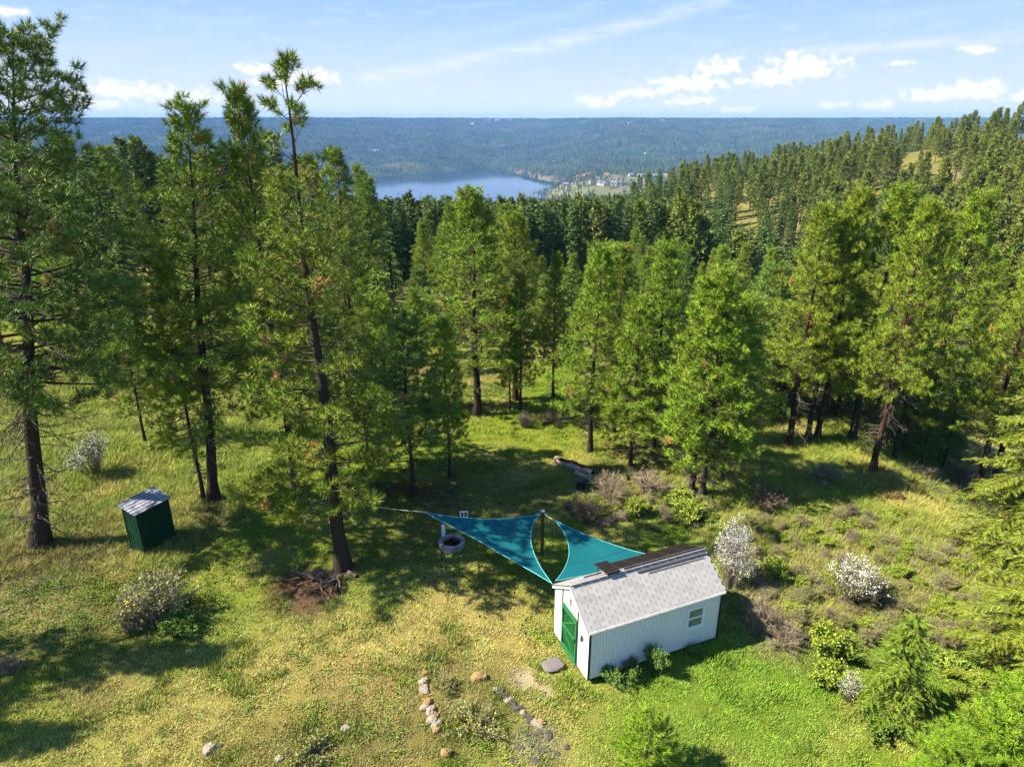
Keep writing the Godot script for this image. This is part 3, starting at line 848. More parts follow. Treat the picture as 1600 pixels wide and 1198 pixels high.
func build_hillside() -> void:
	var kinds := []
	for k in 5:
		kinds.append(make_tree(70 + k, {"far": true, "height": 14.0, "base": [1.8, 3.0, 2.2, 1.5, 4.0][k], "wide": [2.9, 2.6, 3.0, 2.6, 2.7][k], "count": 52, "twigs": 1.6, "second": 0.35, "tuft": 2.0, "green": [Color(0.125, 0.175, 0.022), Color(0.14, 0.18, 0.024), Color(0.105, 0.155, 0.022), Color(0.155, 0.19, 0.026), Color(0.12, 0.155, 0.024)][k], "trunk": 0.2, "taper": 0.9, "inner": 0.2, "brown": 0.004, "dead": 3}))
	for k in 2:
		kinds.append(make_tree(80 + k, {"far": true, "fir": true, "height": 15.0, "base": 1.0, "wide": 2.3, "count": 80, "twigs": 3.2, "tuft": 2.0, "green": Color(0.072, 0.121, 0.022), "trunk": 0.2, "inner": 0.2}))
	print("hill tree tris ", kinds[0].tris, " ", kinds[5].tris)
	rng.seed = 900
	var spots := []
	for q in 9000:
		var d := 105.0 + 800.0 * pow(rng.randf(), 1.35)
		var x := rng.randf_range(-0.55, 0.92) * (d + 30.0)
		var hillside := ss(20.0, 70.0, x)
		var thin := n1.get_noise_2d(x * 1.1, d * 1.1) * 1.2 + 0.5 * n2.get_noise_2d(x * 1.3, d * 1.3)
		if hillside > 0.5 and thin > -0.05 + rng.randf() * 0.25: continue
		if rng.randf() < 0.2 * hillside: continue
		spots.append([x, d])
	spots.sort_custom(func(a, b): return a[1] < b[1])
	var rest := []
	for k in kinds: rest.append([])
	var singles := 0
	for s in spots:
		var x: float = s[0]
		var d: float = s[1]
		var y := height(x, d)
		var fir := x < 70.0 and rng.randf() < 0.75
		var k := 5 + rng.randi() % 2 if fir else rng.randi() % 5
		var h := rng.randf_range(8.0, 15.5) if x > 45.0 else rng.randf_range(11.0, 18.0)
		if x < 40.0 and x > -0.3 * d and d < 900.0: h = minf(h, EYE_H - d * 0.112 - y + rng.randf_range(-1.5, 1.5))
		if x >= 40.0 and x < 0.19 * d and d > 250.0: h = minf(h, EYE_H - d * 0.101 - y + rng.randf_range(-2.0, 1.0))
		if h < 5.0: continue
		var sc: float = h / kinds[k].height
		var wide := sc * rng.randf_range(0.85, 1.15)
		var turn := rng.randf() * TAU
		var seen := absf(x) < 0.75 * d
		if singles < 170 and seen:
			singles += 1
			plant(kinds[k], Vector3(x, y, -d), Vector3(wide, sc, wide), turn, "fir_tree" if fir else "pine_tree", "small dark fir far down in the wooded valley" if fir else ("small pine on the grassy hillside across the valley" if x > 45.0 else "small pine down in the wooded valley"), "firs in the valley" if fir else ("pines on the hillside" if x > 45.0 else "pines in the valley"))
		else:
			rest[k].append(Transform3D(Basis.from_euler(Vector3(0, turn, 0)).scaled(Vector3(wide, sc, wide)), Vector3(x, y - 0.1, -d)))
	print("hillside ", spots.size(), " singles ", singles)
	var wood := thing("hillside_wood", "mass of small trees covering the hillside and valley beyond the near wood", "forest")
	wood.set_meta("kind", "stuff")
	for k in kinds.size():
		for pair in [["trunk", M.bark], ["branches", M.plain], ["crown", M.leaf]]:
			scatter("hillside_" + ["trunk", "branch", "crown"][["trunk", "branches", "crown"].find(pair[0])], kinds[k][pair[0]], pair[1], rest[k], [], wood)

func scatter(called: String, mesh: Mesh, mat: Material, xfs: Array, cols: Array, parent: Node3D = null) -> MultiMeshInstance3D:
	var mm := MultiMesh.new()
	mm.transform_format = MultiMesh.TRANSFORM_3D
	mm.use_colors = cols.size() > 0
	mm.mesh = mesh
	mm.instance_count = xfs.size()
	for i in xfs.size():
		mm.set_instance_transform(i, xfs[i])
		if cols.size(): mm.set_instance_color(i, cols[i])
	var o := MultiMeshInstance3D.new()
	o.name = numbered(called) if parent == null else called
	o.multimesh = mm
	o.material_override = mat
	if parent: parent.add_child(o, true)
	else: add_child(o)
	o.set_meta("kind", "stuff")
	return o

# ---------------------------------------------------------------- far forest, houses
func build_far() -> void:
	rng.seed = 1500
	var kinds: Array[ArrayMesh] = []
	for q in 4:
		var mb := MB.new()
		for k in 34:
			var at := Vector3(rng.randf_range(-55, 55), -1.0, rng.randf_range(-55, 55))
			var h := rng.randf_range(13, 25)
			var w := h * rng.randf_range(0.14, 0.22)
			var col := vary(Color(0.058, 0.085, 0.03), 0.5)
			var turn := rng.randf() * TAU
			for layer in 2:
				var y0 := h * (0.12 + 0.4 * layer)
				var y1 := h * (0.68 + 0.32 * layer)
				var ww := w * (1.0 - 0.42 * layer)
				for e in 5:
					var a := turn + TAU * e / 5.0
					var b := turn + TAU * (e + 1) / 5.0
					mb.tri(at + Vector3(cos(a) * ww, y0 + rng.randf() * 1.5, sin(a) * ww), at + Vector3(0, y1, 0), at + Vector3(cos(b) * ww, y0, sin(b) * ww), col)
		kinds.append(mb.mesh())
	var xfs := [[], [], [], []]
	var cols := [[], [], [], []]
	var add := func(x: float, d: float, s: float) -> void:
		var y := height(x, d)
		if y < WATER_Y + 0.6 or in_town(x, d): return
		var e := 50.0
		var gx := Vector3(2 * e, height(x + e, d) - height(x - e, d), 0) / (2 * e)
		var gz := Vector3(0, height(x, d - e) - height(x, d + e), 2 * e) / (2 * e)
		if absf(gx.y) > 0.5 or absf(gz.y) > 0.5: s *= 0.5
		var k := rng.randi() % 4
		var f := rng.randi() % 4
		var bx := (gx if f % 2 == 0 else gz) * (1.0 if f < 2 else -1.0)
		var bz := (gz if f % 2 == 0 else gx) * (1.0 if f < 2 else -1.0)
		xfs[k].append(Transform3D(Basis(bx * s, Vector3.UP * lerpf(1.0, s, 0.5), bz * s), Vector3(x, y, -d)))
		var g := 1.0 + 0.9 * n1.get_noise_2d(x * 0.3, d * 0.5)
		cols[k].append(Color(g * (1.0 + 0.3 * n2.get_noise_2d(x * 0.1, d * 0.1)), g, g))
	var d := 2700.0
	while d < 6900.0:                                   # the plateau beyond the lake
		var x := -0.8 * d
		while x < 0.8 * d:
			if n1.get_noise_2d(x * 0.12 + 500.0, d * 0.2) < 0.42: add.call(x + rng.randf_range(-40, 40), d + rng.randf_range(-40, 40), 1.0)
			x += 92.0
		d += 92.0 if d < 5600.0 else 120.0
	d = 850.0
	while d < 2700.0:                                   # the valley floor this side of the water
		var x := -0.3 * d
		while x < 0.85 * d:
			if d > 1700.0 or x > -0.2 * d: add.call(x + rng.randf_range(-25, 25), d + rng.randf_range(-25, 25), 0.72)
			x += 62.0
		d += 62.0
	var far := thing("far_forest", "bluish conifer forest covering the plateau beyond the lake", "forest")
	far.set_meta("kind", "stuff")
	for k in 4: scatter("far_trees", kinds[k], M.plain, xfs[k], cols[k], far)
	print("far patches ", xfs[0].size() * 4)
	# trees between the houses
	rng.seed = 1700
	var txs := []
	for k in 1100:
		var x := rng.randf_range(90, 700)
		var dd := rng.randf_range(1980, 2600)
		if n2.get_noise_2d(x * 0.7, dd * 0.7) < -0.05: continue
		var s := rng.randf_range(0.5, 0.9)
		txs.append(Transform3D(Basis.from_euler(Vector3(0, rng.randf() * TAU, 0)).scaled(Vector3(s, s, s)), Vector3(x, height(x, dd), -dd)))
	var lone := MB.new()
	for layer in 3:
		for e in 6:
			var a := TAU * e / 6.0 + layer
			var b := a + TAU / 6.0
			var w := 4.2 - layer * 1.2
			lone.tri(Vector3(cos(a) * w, 1.5 + layer * 5.0, sin(a) * w), Vector3(0, 9.0 + layer * 5.0, 0), Vector3(cos(b) * w, 1.5 + layer * 5.0, sin(b) * w), Color(0.04, 0.06, 0.02))
	var between := scatter("village_trees", lone.mesh(), M.plain, txs, [])
	tag(between, "dark conifers scattered between the houses above the lake", "forest")
	between.set_meta("kind", "stuff")
	# houses of the village above the shore: [px, py, width, wall, roof]
	var houses := [[940, 289, 20, 0, 0], [962, 289, 24, 0, 0], [991, 290, 18, 2, 1], [1024, 291, 22, 2, 0], [1016, 290, 14, 0, 1], [949, 275, 16, 1, 1], [986, 275, 13, 0, 0], [1000, 276, 14, 0, 0], [1010, 275, 12, 0, 1], [1024, 277, 20, 2, 0], [918, 275, 20, 1, 1], [905, 278, 16, 1, 1], [884, 290, 16, 1, 0], [903, 285, 15, 2, 0], [926, 287, 16, 0, 0], [960, 262, 10, 0, 0], [867, 253, 12, 0, 0], [1052, 282, 16, 0, 0], [1040, 276, 14, 1, 0], [976, 288, 14, 1, 1],
		[762, 190, 30, 0, 0], [778, 189, 34, 0, 0], [797, 189, 24, 0, 0], [738, 194, 22, 0, 0], [985, 193, 24, 0, 0], [1035, 190, 26, 0, 0], [1048, 191, 20, 0, 0], [586, 238, 30, 0, 0], [575, 236, 18, 0, 0], [1240, 232, 22, 0, 0], [1262, 230, 26, 0, 0], [1010, 241, 12, 0, 0], [1130, 236, 14, 0, 0]]
	var walls := [M.house_white, M.house_tan, M.house_blue]
	var roofs := [M.roof_grey, M.roof_brown]
	var wn := ["white", "tan", "blue-grey"]
	var rn := ["grey", "brown"]
	for i in houses.size():
		var h: Array = houses[i]
		var p := on_ground(h[0], h[1])
		var w: float = h[2] * 1.25
		var far_off: bool = i >= 20
		var t := thing("house", "tiny pale house among the trees of the far plateau" if far_off else "small %s house with %s roof in the village above the lake" % [wn[h[3]], rn[h[4]]], "house", p, rng.randf_range(-0.6, 0.6), "houses on the plateau" if far_off else "%s houses with %s roofs in the village" % [wn[h[3]], rn[h[4]]])
		var dp := w * 0.7
		var eh := 6.5 if not far_off else 9.0
		box("wall", t, walls[h[3]], Vector3(0, eh * 0.5 - 2.0, 0), Vector3(w, eh + 4.0, dp))
		var rf := MB.new()
		var rise := dp * 0.32
		var hw := w * 0.5 + 0.6
		var hd := dp * 0.5 + 0.7
		rf.quad(Vector3(-hw, eh, hd), Vector3(-hw, eh + rise, 0), Vector3(hw, eh + rise, 0), Vector3(hw, eh, hd), Color.WHITE)
		rf.quad(Vector3(-hw, eh, -hd), Vector3(hw, eh, -hd), Vector3(hw, eh + rise, 0), Vector3(-hw, eh + rise, 0), Color.WHITE)
		rf.tri(Vector3(-hw, eh, hd), Vector3(-hw, eh, -hd), Vector3(-hw, eh + rise, 0), Color.WHITE)
		rf.tri(Vector3(hw, eh, hd), Vector3(hw, eh + rise, 0), Vector3(hw, eh, -hd), Color.WHITE)
		var r := part("roof", rf.mesh(), roofs[h[4]], t)
		if not far_off:
			box("chimney", r, M.house_tan, Vector3(w * 0.2, eh + rise, -0.5), Vector3(1.1, 2.2, 1.1))
			for k in 3: box("window", t, M.glass, Vector3((k - 1) * w * 0.3, 2.6, dp * 0.5 + 0.04), Vector3(w * 0.13, 2.2, 0.12))
			box("door", t, M.roof_brown, Vector3(w * 0.15, 1.1, dp * 0.5 + 0.05), Vector3(1.2, 2.4, 0.12))
# ---------------------------------------------------------------- the white shed
func panel_boards(length: float, low: float, high: Callable, step: float, from: float) -> ArrayMesh:
	# upright grooved siding in the plane z = 0, facing +z: boards 14 mm proud of the sheet behind
	var mb := MB.new()
	var x := from
	while x < from + length - 0.005:
		var e := minf(x + step, from + length)
		var ya: float = high.call(x)
		var yb: float = high.call(e)
		mb.quad(Vector3(x, low, -0.014), Vector3(x, ya, -0.014), Vector3(e, yb, -0.014), Vector3(e, low, -0.014), Color.WHITE)
		var a := x + 0.006
		var b := e - 0.006
		var p := Vector3(a, low, 0); var q := Vector3(a, lerpf(ya, yb, 0.06), 0); var r := Vector3(b, lerpf(ya, yb, 0.94), 0); var s := Vector3(b, low, 0)
		var dz := Vector3(0, 0, -0.0135)
		mb.quad(p, q, r, s, Color.WHITE)
		mb.quad(p + dz, q + dz, q, p, Color.WHITE)
		mb.quad(s, r, r + dz, s + dz, Color.WHITE)
		x = e
	return mb.mesh()

func build_shed() -> void:
	var turn := deg_to_rad(22.7)
	var L := 5.0
	var W := 2.35
	var ax := Vector3(cos(turn), 0, -sin(turn))
	var az := Vector3(sin(turn), 0, cos(turn))
	var F := at_height(917, 1067, 0.0)
	var mid := F + ax * L * 0.5 - az * W * 0.5
	shed_at = mid
	var t := thing("garden_shed", "white gabled shed with grey shingle roof and green plank door", "shed", Vector3(mid.x, 0.02, mid.z), turn)
	var low := 0.10
	var eave := 2.02
	var ridge := 2.82
	var hx := L * 0.5
	var hz := W * 0.5
	for k in 3: box("skid", t, M.post, Vector3(0, 0.04, (k - 1) * 0.95), Vector3(L - 0.1, 0.14, 0.12))
	box("floor", t, M.post, Vector3(0, 0.14, 0), Vector3(L - 0.03, 0.06, W - 0.03))
	# window in the long wall: the siding stops round it
	var wx := 1.47
	var ww := 0.62
	var wl := 0.86
	var wh := 0.76
	var flat_top := func(_x: float) -> float: return eave
	var near := func(xf: Transform3D, mesh: Mesh, label := "") -> void:
		var o := part("wall", mesh, M.white, t, xf)
		if label: o.set_meta("label", label)
	var front_xf := Transform3D(Basis.IDENTITY, Vector3(0, 0, hz))
	near.call(front_xf, panel_boards(wx - ww * 0.5 + hx, low, flat_top, 0.1016, -hx))
	near.call(front_xf, panel_boards(hx - wx - ww * 0.5, low, flat_top, 0.1016, wx + ww * 0.5))
	near.call(front_xf, panel_boards(ww, low, func(_x: float) -> float: return wl, 0.1016, wx - ww * 0.5))
	near.call(front_xf, panel_boards(ww, wl + wh, flat_top, 0.1016, wx - ww * 0.5))
	near.call(Transform3D(Basis.from_euler(Vector3(0, PI, 0)), Vector3(0, 0, -hz)), panel_boards(L, low, flat_top, 0.1016, -hx))
	var gable := func(x: float) -> float: return eave + (ridge - eave) * (1.0 - absf(x) / hz) - 0.01
	near.call(Transform3D(Basis.from_euler(Vector3(0, PI / 2, 0)), Vector3(hx, 0, 0)), panel_boards(W, low, gable, 0.1175, -hz))
	# door end: local x of the panel runs from the far corner (-hz) to the near corner (+hz)
	var end_xf := Transform3D(Basis.from_euler(Vector3(0, -PI / 2, 0)), Vector3(-hx, 0, 0))
	var d0 := -0.56
	var d1 := 0.44
	var dh := 1.78
	near.call(end_xf, panel_boards(d0 + hz, low, gable, 0.1231, -hz))
	near.call(end_xf, panel_boards(hz - d1, low, gable, 0.105, d1))
	near.call(end_xf, panel_boards(d1 - d0, dh, gable, 0.1, d0))
	var endn := func(called: String, mat: Material, at: Vector3, size: Vector3, roll := 0.0, parent: Node3D = t) -> MeshInstance3D:
		# at.x along the end wall, at.y up, at.z out of it
		var b := BoxMesh.new()
		b.size = size
		return part(called, b, mat, parent, end_xf * Transform3D(Basis(Vector3(0, 0, 1), roll), at))
	# door of upright planks with frame and Z brace
	var door := endn.call("door", M.door_green, Vector3((d0 + d1) * 0.5, (dh + low) * 0.5 + 0.02, -0.03), Vector3(d1 - d0, dh - low - 0.04, 0.03)) as MeshInstance3D
	var inv := door.transform.affine_inverse()
	var dpart := func(called: String, mat: Material, at: Vector3, size: Vector3, roll := 0.0) -> void:
		var b := BoxMesh.new()
		b.size = size
		part(called, b, mat, door, inv * end_xf * Transform3D(Basis(Vector3(0, 0, 1), roll), at))
	for k in 8:
		var pw := (d1 - d0) / 8.0
		dpart.call("plank", M.door_green, Vector3(d0 + (k + 0.5) * pw, (dh + low) * 0.5 + 0.02, 0.0 + 0.003 * (k % 3)), Vector3(pw - 0.008, dh - low - 0.05, 0.03))
	for y in [low + 0.09, 0.98, dh - 0.07]:
		dpart.call("ledge", M.door_frame, Vector3((d0 + d1) * 0.5, y, 0.034), Vector3(d1 - d0 - 0.14, 0.085, 0.024))
	for x in [d0 + 0.035, d1 - 0.035]:
		dpart.call("stile", M.door_frame, Vector3(x, (dh + low) * 0.5 + 0.02, 0.036), Vector3(0.07, dh - low - 0.05, 0.026))
	var span := d1 - d0 - 0.16
	dpart.call("brace", M.door_frame, Vector3((d0 + d1) * 0.5, 1.35, 0.031), Vector3(Vector2(span, 0.66).length(), 0.06, 0.02), atan2(0.66, span))
	dpart.call("brace", M.door_frame, Vector3((d0 + d1) * 0.5, 0.58, 0.031), Vector3(Vector2(span, 0.7).length(), 0.06, 0.02), -atan2(0.7, span))
	dpart.call("latch", M.iron, Vector3(d1 - 0.05, 1.0, 0.06), Vector3(0.04, 0.14, 0.03))
	for y in [0.35, 1.5]: dpart.call("hinge", M.iron, Vector3(d0 + 0.1, y, 0.055), Vector3(0.2, 0.035, 0.012))
	endn.call("threshold", M.door_frame, Vector3((d0 + d1) * 0.5, low - 0.01, 0.03), Vector3(d1 - d0 + 0.1, 0.05, 0.08))
	# dark battens beside the door and on the corners
	for x in [d0 - 0.03, d1 + 0.03]:
		var top: float = gable.call(x) - 0.03
		endn.call("batten", M.dark_green, Vector3(x, (top + low) * 0.5, 0.012), Vector3(0.05, top - low, 0.025))
	endn.call("lintel", M.door_frame, Vector3((d0 + d1) * 0.5, dh + 0.02, 0.013), Vector3(d1 - d0, 0.05, 0.026))
	for z in [hz + 0.012, -hz - 0.012]:
		for x in [-hx + 0.035, hx - 0.035]:
			box("corner_board", t, M.dark_green, Vector3(x, (low + eave) * 0.5 - 0.02, z), Vector3(0.07, eave - low - 0.02, 0.022))
	box("fascia", t, M.trim_white, Vector3(0, eave - 0.055, hz + 0.085), Vector3(L + 0.1, 0.09, 0.02))
	# window with two panes
	var win := Node3D.new()
	win.name = "window"
	t.add_child(win)
	win.position = Vector3(wx, wl + wh * 0.5, hz - 0.06)
	var fr := [["frame", 0, wh * 0.5 - 0.01, ww + 0.08, 0.07], ["frame", 0, -wh * 0.5 + 0.01, ww + 0.08, 0.07], ["frame", -ww * 0.5 + 0.01, 0, 0.07, wh - 0.09], ["frame", ww * 0.5 - 0.01, 0, 0.07, wh - 0.09], ["meeting_rail", 0, 0, ww - 0.05, 0.05]]
	for f in fr: box(f[0], win, M.trim_white, Vector3(f[1], f[2], 0.07), Vector3(f[3], f[4], 0.035))
	box("sill", win, M.trim_white, Vector3(0, -wh * 0.5 - 0.035, 0.085), Vector3(ww + 0.14, 0.03, 0.07))
	var clear := flat(Color(0.55, 0.6, 0.62, 0.22), 0.04, 0.5)
	clear.transparency = BaseMaterial3D.TRANSPARENCY_ALPHA
	box("pane", win, clear, Vector3(0, wh * 0.25, 0.05), Vector3(ww - 0.06, wh * 0.5 - 0.06, 0.006))
	box("pane", win, clear, Vector3(0, -wh * 0.25, 0.056), Vector3(ww - 0.06, wh * 0.5 - 0.06, 0.006))
	box("blind", win, M.blind, Vector3(0, wh * 0.25, 0.025), Vector3(ww - 0.07, wh * 0.4, 0.012))
	# roof: two slopes, shingles laid in courses
	var pitch := atan2(ridge - eave, hz)
	var slope := (hz + 0.11) / cos(pitch)
	var roof := Node3D.new()
	roof.name = "roof"
	t.add_child(roof)
	roof.position = Vector3(0, ridge + 0.035, 0)
	var rl := L + 0.16
	for s in [1.0, -1.0]:
		var down := Vector3(0, -sin(pitch), cos(pitch) * s)
		var nor := Vector3(0, cos(pitch), sin(pitch) * s)
		var b := Basis(Vector3(1, 0, 0), nor, Vector3(1, 0, 0).cross(nor))
		var db := BoxMesh.new()
		db.size = Vector3(rl, 0.03, slope)
		part("deck", db, M.deck, roof, Transform3D(b, down * slope * 0.5 - nor * 0.018))
		var gauge := 0.128
		var rows := int(ceil(slope / gauge))
		var rest := MB.new()
		var tab := BoxMesh.new()
		tab.size = Vector3(0.313, 0.009, gauge + 0.012)
		rng.seed = 61
		for r in rows:
			var along_down := slope + 0.015 - (r + 0.5) * gauge
			var x := -rl * 0.5 - (0.16 if r % 2 else 0.0)
			while x < rl * 0.5 - 0.03:
				var x0 := maxf(x, -rl * 0.5)
				var x1 := minf(x + 0.313, rl * 0.5)
				var wdt := x1 - x0 - 0.011
				if wdt > 0.04:
					var xf := Transform3D(b.rotated(Vector3(1, 0, 0), 0.035 * s), down * along_down + nor * (0.006 + rng.randf() * 0.003) + Vector3((x0 + x1) * 0.5, 0, 0))
					if s > 0.0:
						var o := part("shingle", tab, M["shingle%d" % (rng.randi() % 3 if rng.randf() < 0.85 else 3)], roof, xf)
						o.scale = Vector3(wdt / 0.313, 1, 1)
					else:
						rest.bx(Vector3(-wdt * 0.5, -0.0045, -gauge * 0.5), Vector3(wdt * 0.5, 0.0045, gauge * 0.5), Color.WHITE, xf)
				x += 0.32
		if s < 0.0: part("shingle_course", rest.mesh(), M.shingle2, roof).set_meta("kind", "stuff")
	for k in 17:
		var cap := MB.new()
		var cx := -rl * 0.5 + 0.02 + k * (rl - 0.04) / 17.0
		var cl := (rl - 0.04) / 17.0 - 0.006
		for s in [1.0, -1.0]:
			var dn := Vector3(0, -sin(pitch), cos(pitch) * s) * 0.14
			var up := Vector3(0, 0.02 + 0.002 * (k % 2), 0)
			cap.quad(Vector3(cx, 0, 0) + up, Vector3(cx + cl, 0, 0) + up, Vector3(cx + cl, 0, 0) + up + dn, Vector3(cx, 0, 0) + up + dn, Color.WHITE)
		part("ridge_cap", cap.mesh(), M["shingle%d" % (k % 3)], roof)
	for s in [1.0, -1.0]:
		for e in [-1.0, 1.0]:
			box("rake_board", roof, M.trim_white, Vector3(e * (rl * 0.5 - 0.012), -sin(pitch) * slope * 0.5 - 0.06, s * cos(pitch) * slope * 0.5 - s * 0.03), Vector3(0.022, 0.07, slope - 0.06), Vector3(pitch * s, 0, 0))
	var inv_t := Transform3D(Basis.from_euler(Vector3(0, turn, 0)), t.position)
	# solar panels standing on the ridge, things of their own
	var rail_h := ridge + 0.12
	var solar := func(x0: float, wide: float, deep: float, cols: int, tilt: float, label: String, z0: float, up: float) -> void:
		var at := inv_t * Vector3(x0 + wide * 0.5, rail_h + up, z0)
		var o := thing("solar_panel", label, "solar panel", at, turn, "dark solar panels on the shed roof")
		var b := Basis(Vector3(1, 0, 0), tilt)
		var put := func(called: String, mat: Material, p: Vector3, sz: Vector3) -> void:
			var bm := BoxMesh.new()
			bm.size = sz
			part(called, bm, mat, o, Transform3D(b, b * p))
		put.call("backing", M.panel_frame, Vector3(0, 0, -deep * 0.5), Vector3(wide - 0.012, 0.025, deep))
		var rows := 2
		for c in cols:
			for r in rows:
				var cw := (wide - 0.07) / cols
				var cd := (deep - 0.07) / rows
				put.call("cell", M.panel, Vector3(-wide * 0.5 + 0.035 + (c + 0.5) * cw, 0.017, -0.035 - (r + 0.5) * cd), Vector3(cw - 0.014, 0.008, cd - 0.014))
		put.call("frame", M.rail, Vector3(0, 0.012, -0.012), Vector3(wide - 0.012, 0.034, 0.02))
		put.call("frame", M.rail, Vector3(0, 0.012, -deep + 0.012), Vector3(wide - 0.012, 0.034, 0.02))
		for e in [-1.0, 1.0]: put.call("leg", M.rail, Vector3(e * (wide * 0.5 - 0.08), -0.07, -0.06), Vector3(0.03, 0.13, 0.03))
		for e in [-1.0, 1.0]: put.call("strut", M.rail, Vector3(e * (wide * 0.5 - 0.08), -0.25, -deep + 0.1), Vector3(0.03, 0.5, 0.03))
	for k in 5: solar.call(-0.62 + k * 0.63, 0.62, 1.32, 4, -0.5, "dark solar panel, %s in the shed ridge row from the door end" % ["first", "second", "third", "fourth", "last"][k], -0.02, -0.02)
	solar.call(-1.33, 0.5, 0.85, 5, -0.22, "single small solar panel tilted apart from the row on the shed ridge", 0.1, 0.06)
	var rails := thing("mounting_rail", "pair of bare mounting rails beside the single small solar panel", "rail", inv_t * Vector3(-1.6, ridge, 0), turn)
	for k in 2: box("rail", rails, M.rail, Vector3(0, 0.06 - 0.1 * k, -0.06 - 0.24 * k), Vector3(0.66, 0.035, 0.04))
	var lath := thing("wooden_lath", "thin wooden lath lying along the roof below the solar panels", "lath", inv_t * Vector3(1.15, ridge - 0.03, 0.16), turn)
	box("strip", lath, M.rail, Vector3(0, 0, 0), Vector3(2.7, 0.03, 0.045), Vector3(pitch, 0, 0))
	box("cable", lath, M.iron, Vector3(0.1, -0.06, 0.09), Vector3(2.2, 0.015, 0.015), Vector3(pitch, 0, 0))
	# iron ornaments on the door end
	var deco := func(called: String, label: String, u: float, top: float, tall: float, wide: float, n: int) -> void:
		var at := inv_t * (end_xf * Vector3(u, top, 0.03))
		var o := thing(called, label, "ornament", at, turn - PI / 2)
		var mb := MB.new()
		mb.tube(PackedVector3Array([Vector3(0, 0, 0), Vector3(0, -tall * 0.45, 0.02)]), PackedFloat32Array([0.008, 0.008]), Color(0.03, 0.03, 0.03), 4)
		part("hanger", mb.mesh(), M.plain, o)
		rng.seed = n
		for k in n:
			var m2 := MB.new()
			var q := PackedVector3Array(); var qr := PackedFloat32Array()
			for s in 7:
				var a := s * TAU / 6.0
				q.append(Vector3(cos(a) * wide * 0.4 + rng.randf_range(-0.02, 0.02), -tall * (0.45 + 0.5 * k / n) + sin(a) * tall * 0.09, 0.02))
				qr.append(0.011)
			m2.tube(q, qr, Color(0.03, 0.03, 0.03), 4)
			part("scroll", m2.mesh(), M.plain, o)
	deco.call("wall_ornament", "dark hanging chime on the shed gable above the door", 0.0, 2.55, 0.55, 0.11, 4)
	deco.call("wall_ornament", "dark scrolled iron ornament on the shed wall right of the door", 0.78, 1.75, 0.5, 0.13, 5)
	# doorstep
	var sp := at_height(864, 1040, 0.02)
	var slab := rock(77, Vector3(0.36, 0.05, 0.28), 0.10)
	var so := thing("doorstep_slab", "flat grey stone slab lying in front of the green door", "slab", Vector3(sp.x, 0.06, sp.z), 0.5)
	part("slab", slab, M.slab, so)

var shed_at := Vector3.ZERO

# ---------------------------------------------------------------- rounded, broken stones
func rock(sd: int, size: Vector3, rough := 0.22) -> ArrayMesh:
	var f := FastNoiseLite.new()
	f.seed = sd
	f.frequency = 0.9
	var mb := MB.new()
	var U := 12
	var V := 8
	var p := func(i: int, j: int) -> Vector3:
		var a := TAU * (i % U) / U
		var b := PI * j / V - PI / 2
		var q := Vector3(cos(b) * cos(a), sin(b), cos(b) * sin(a))
		q = Vector3(signf(q.x) * pow(absf(q.x), 0.72), signf(q.y) * pow(absf(q.y), 0.72), signf(q.z) * pow(absf(q.z), 0.72))
		return q * (1.0 + f.get_noise_3dv(q * 1.3) * rough * 2.0 + f.get_noise_3dv(q * 4.0) * rough * 0.6) * size
	for j in V:
		for i in U:
			mb.quad(p.call(i, j), p.call(i, j + 1), p.call(i + 1, j + 1), p.call(i + 1, j), Color.WHITE)
	return mb.mesh()

func lay_rock(px: float, py: float, size: Vector3, mat: Material, label: String, called := "stone", group := "", turn := 0.0) -> void:
	var p := on_ground(px, py)
	var t := thing(called, label, "stone", p + Vector3(0, size.y * 0.12, 0), turn, group)
	part("rock_body", rock(int(px * 3.0 + py), size), mat, t)

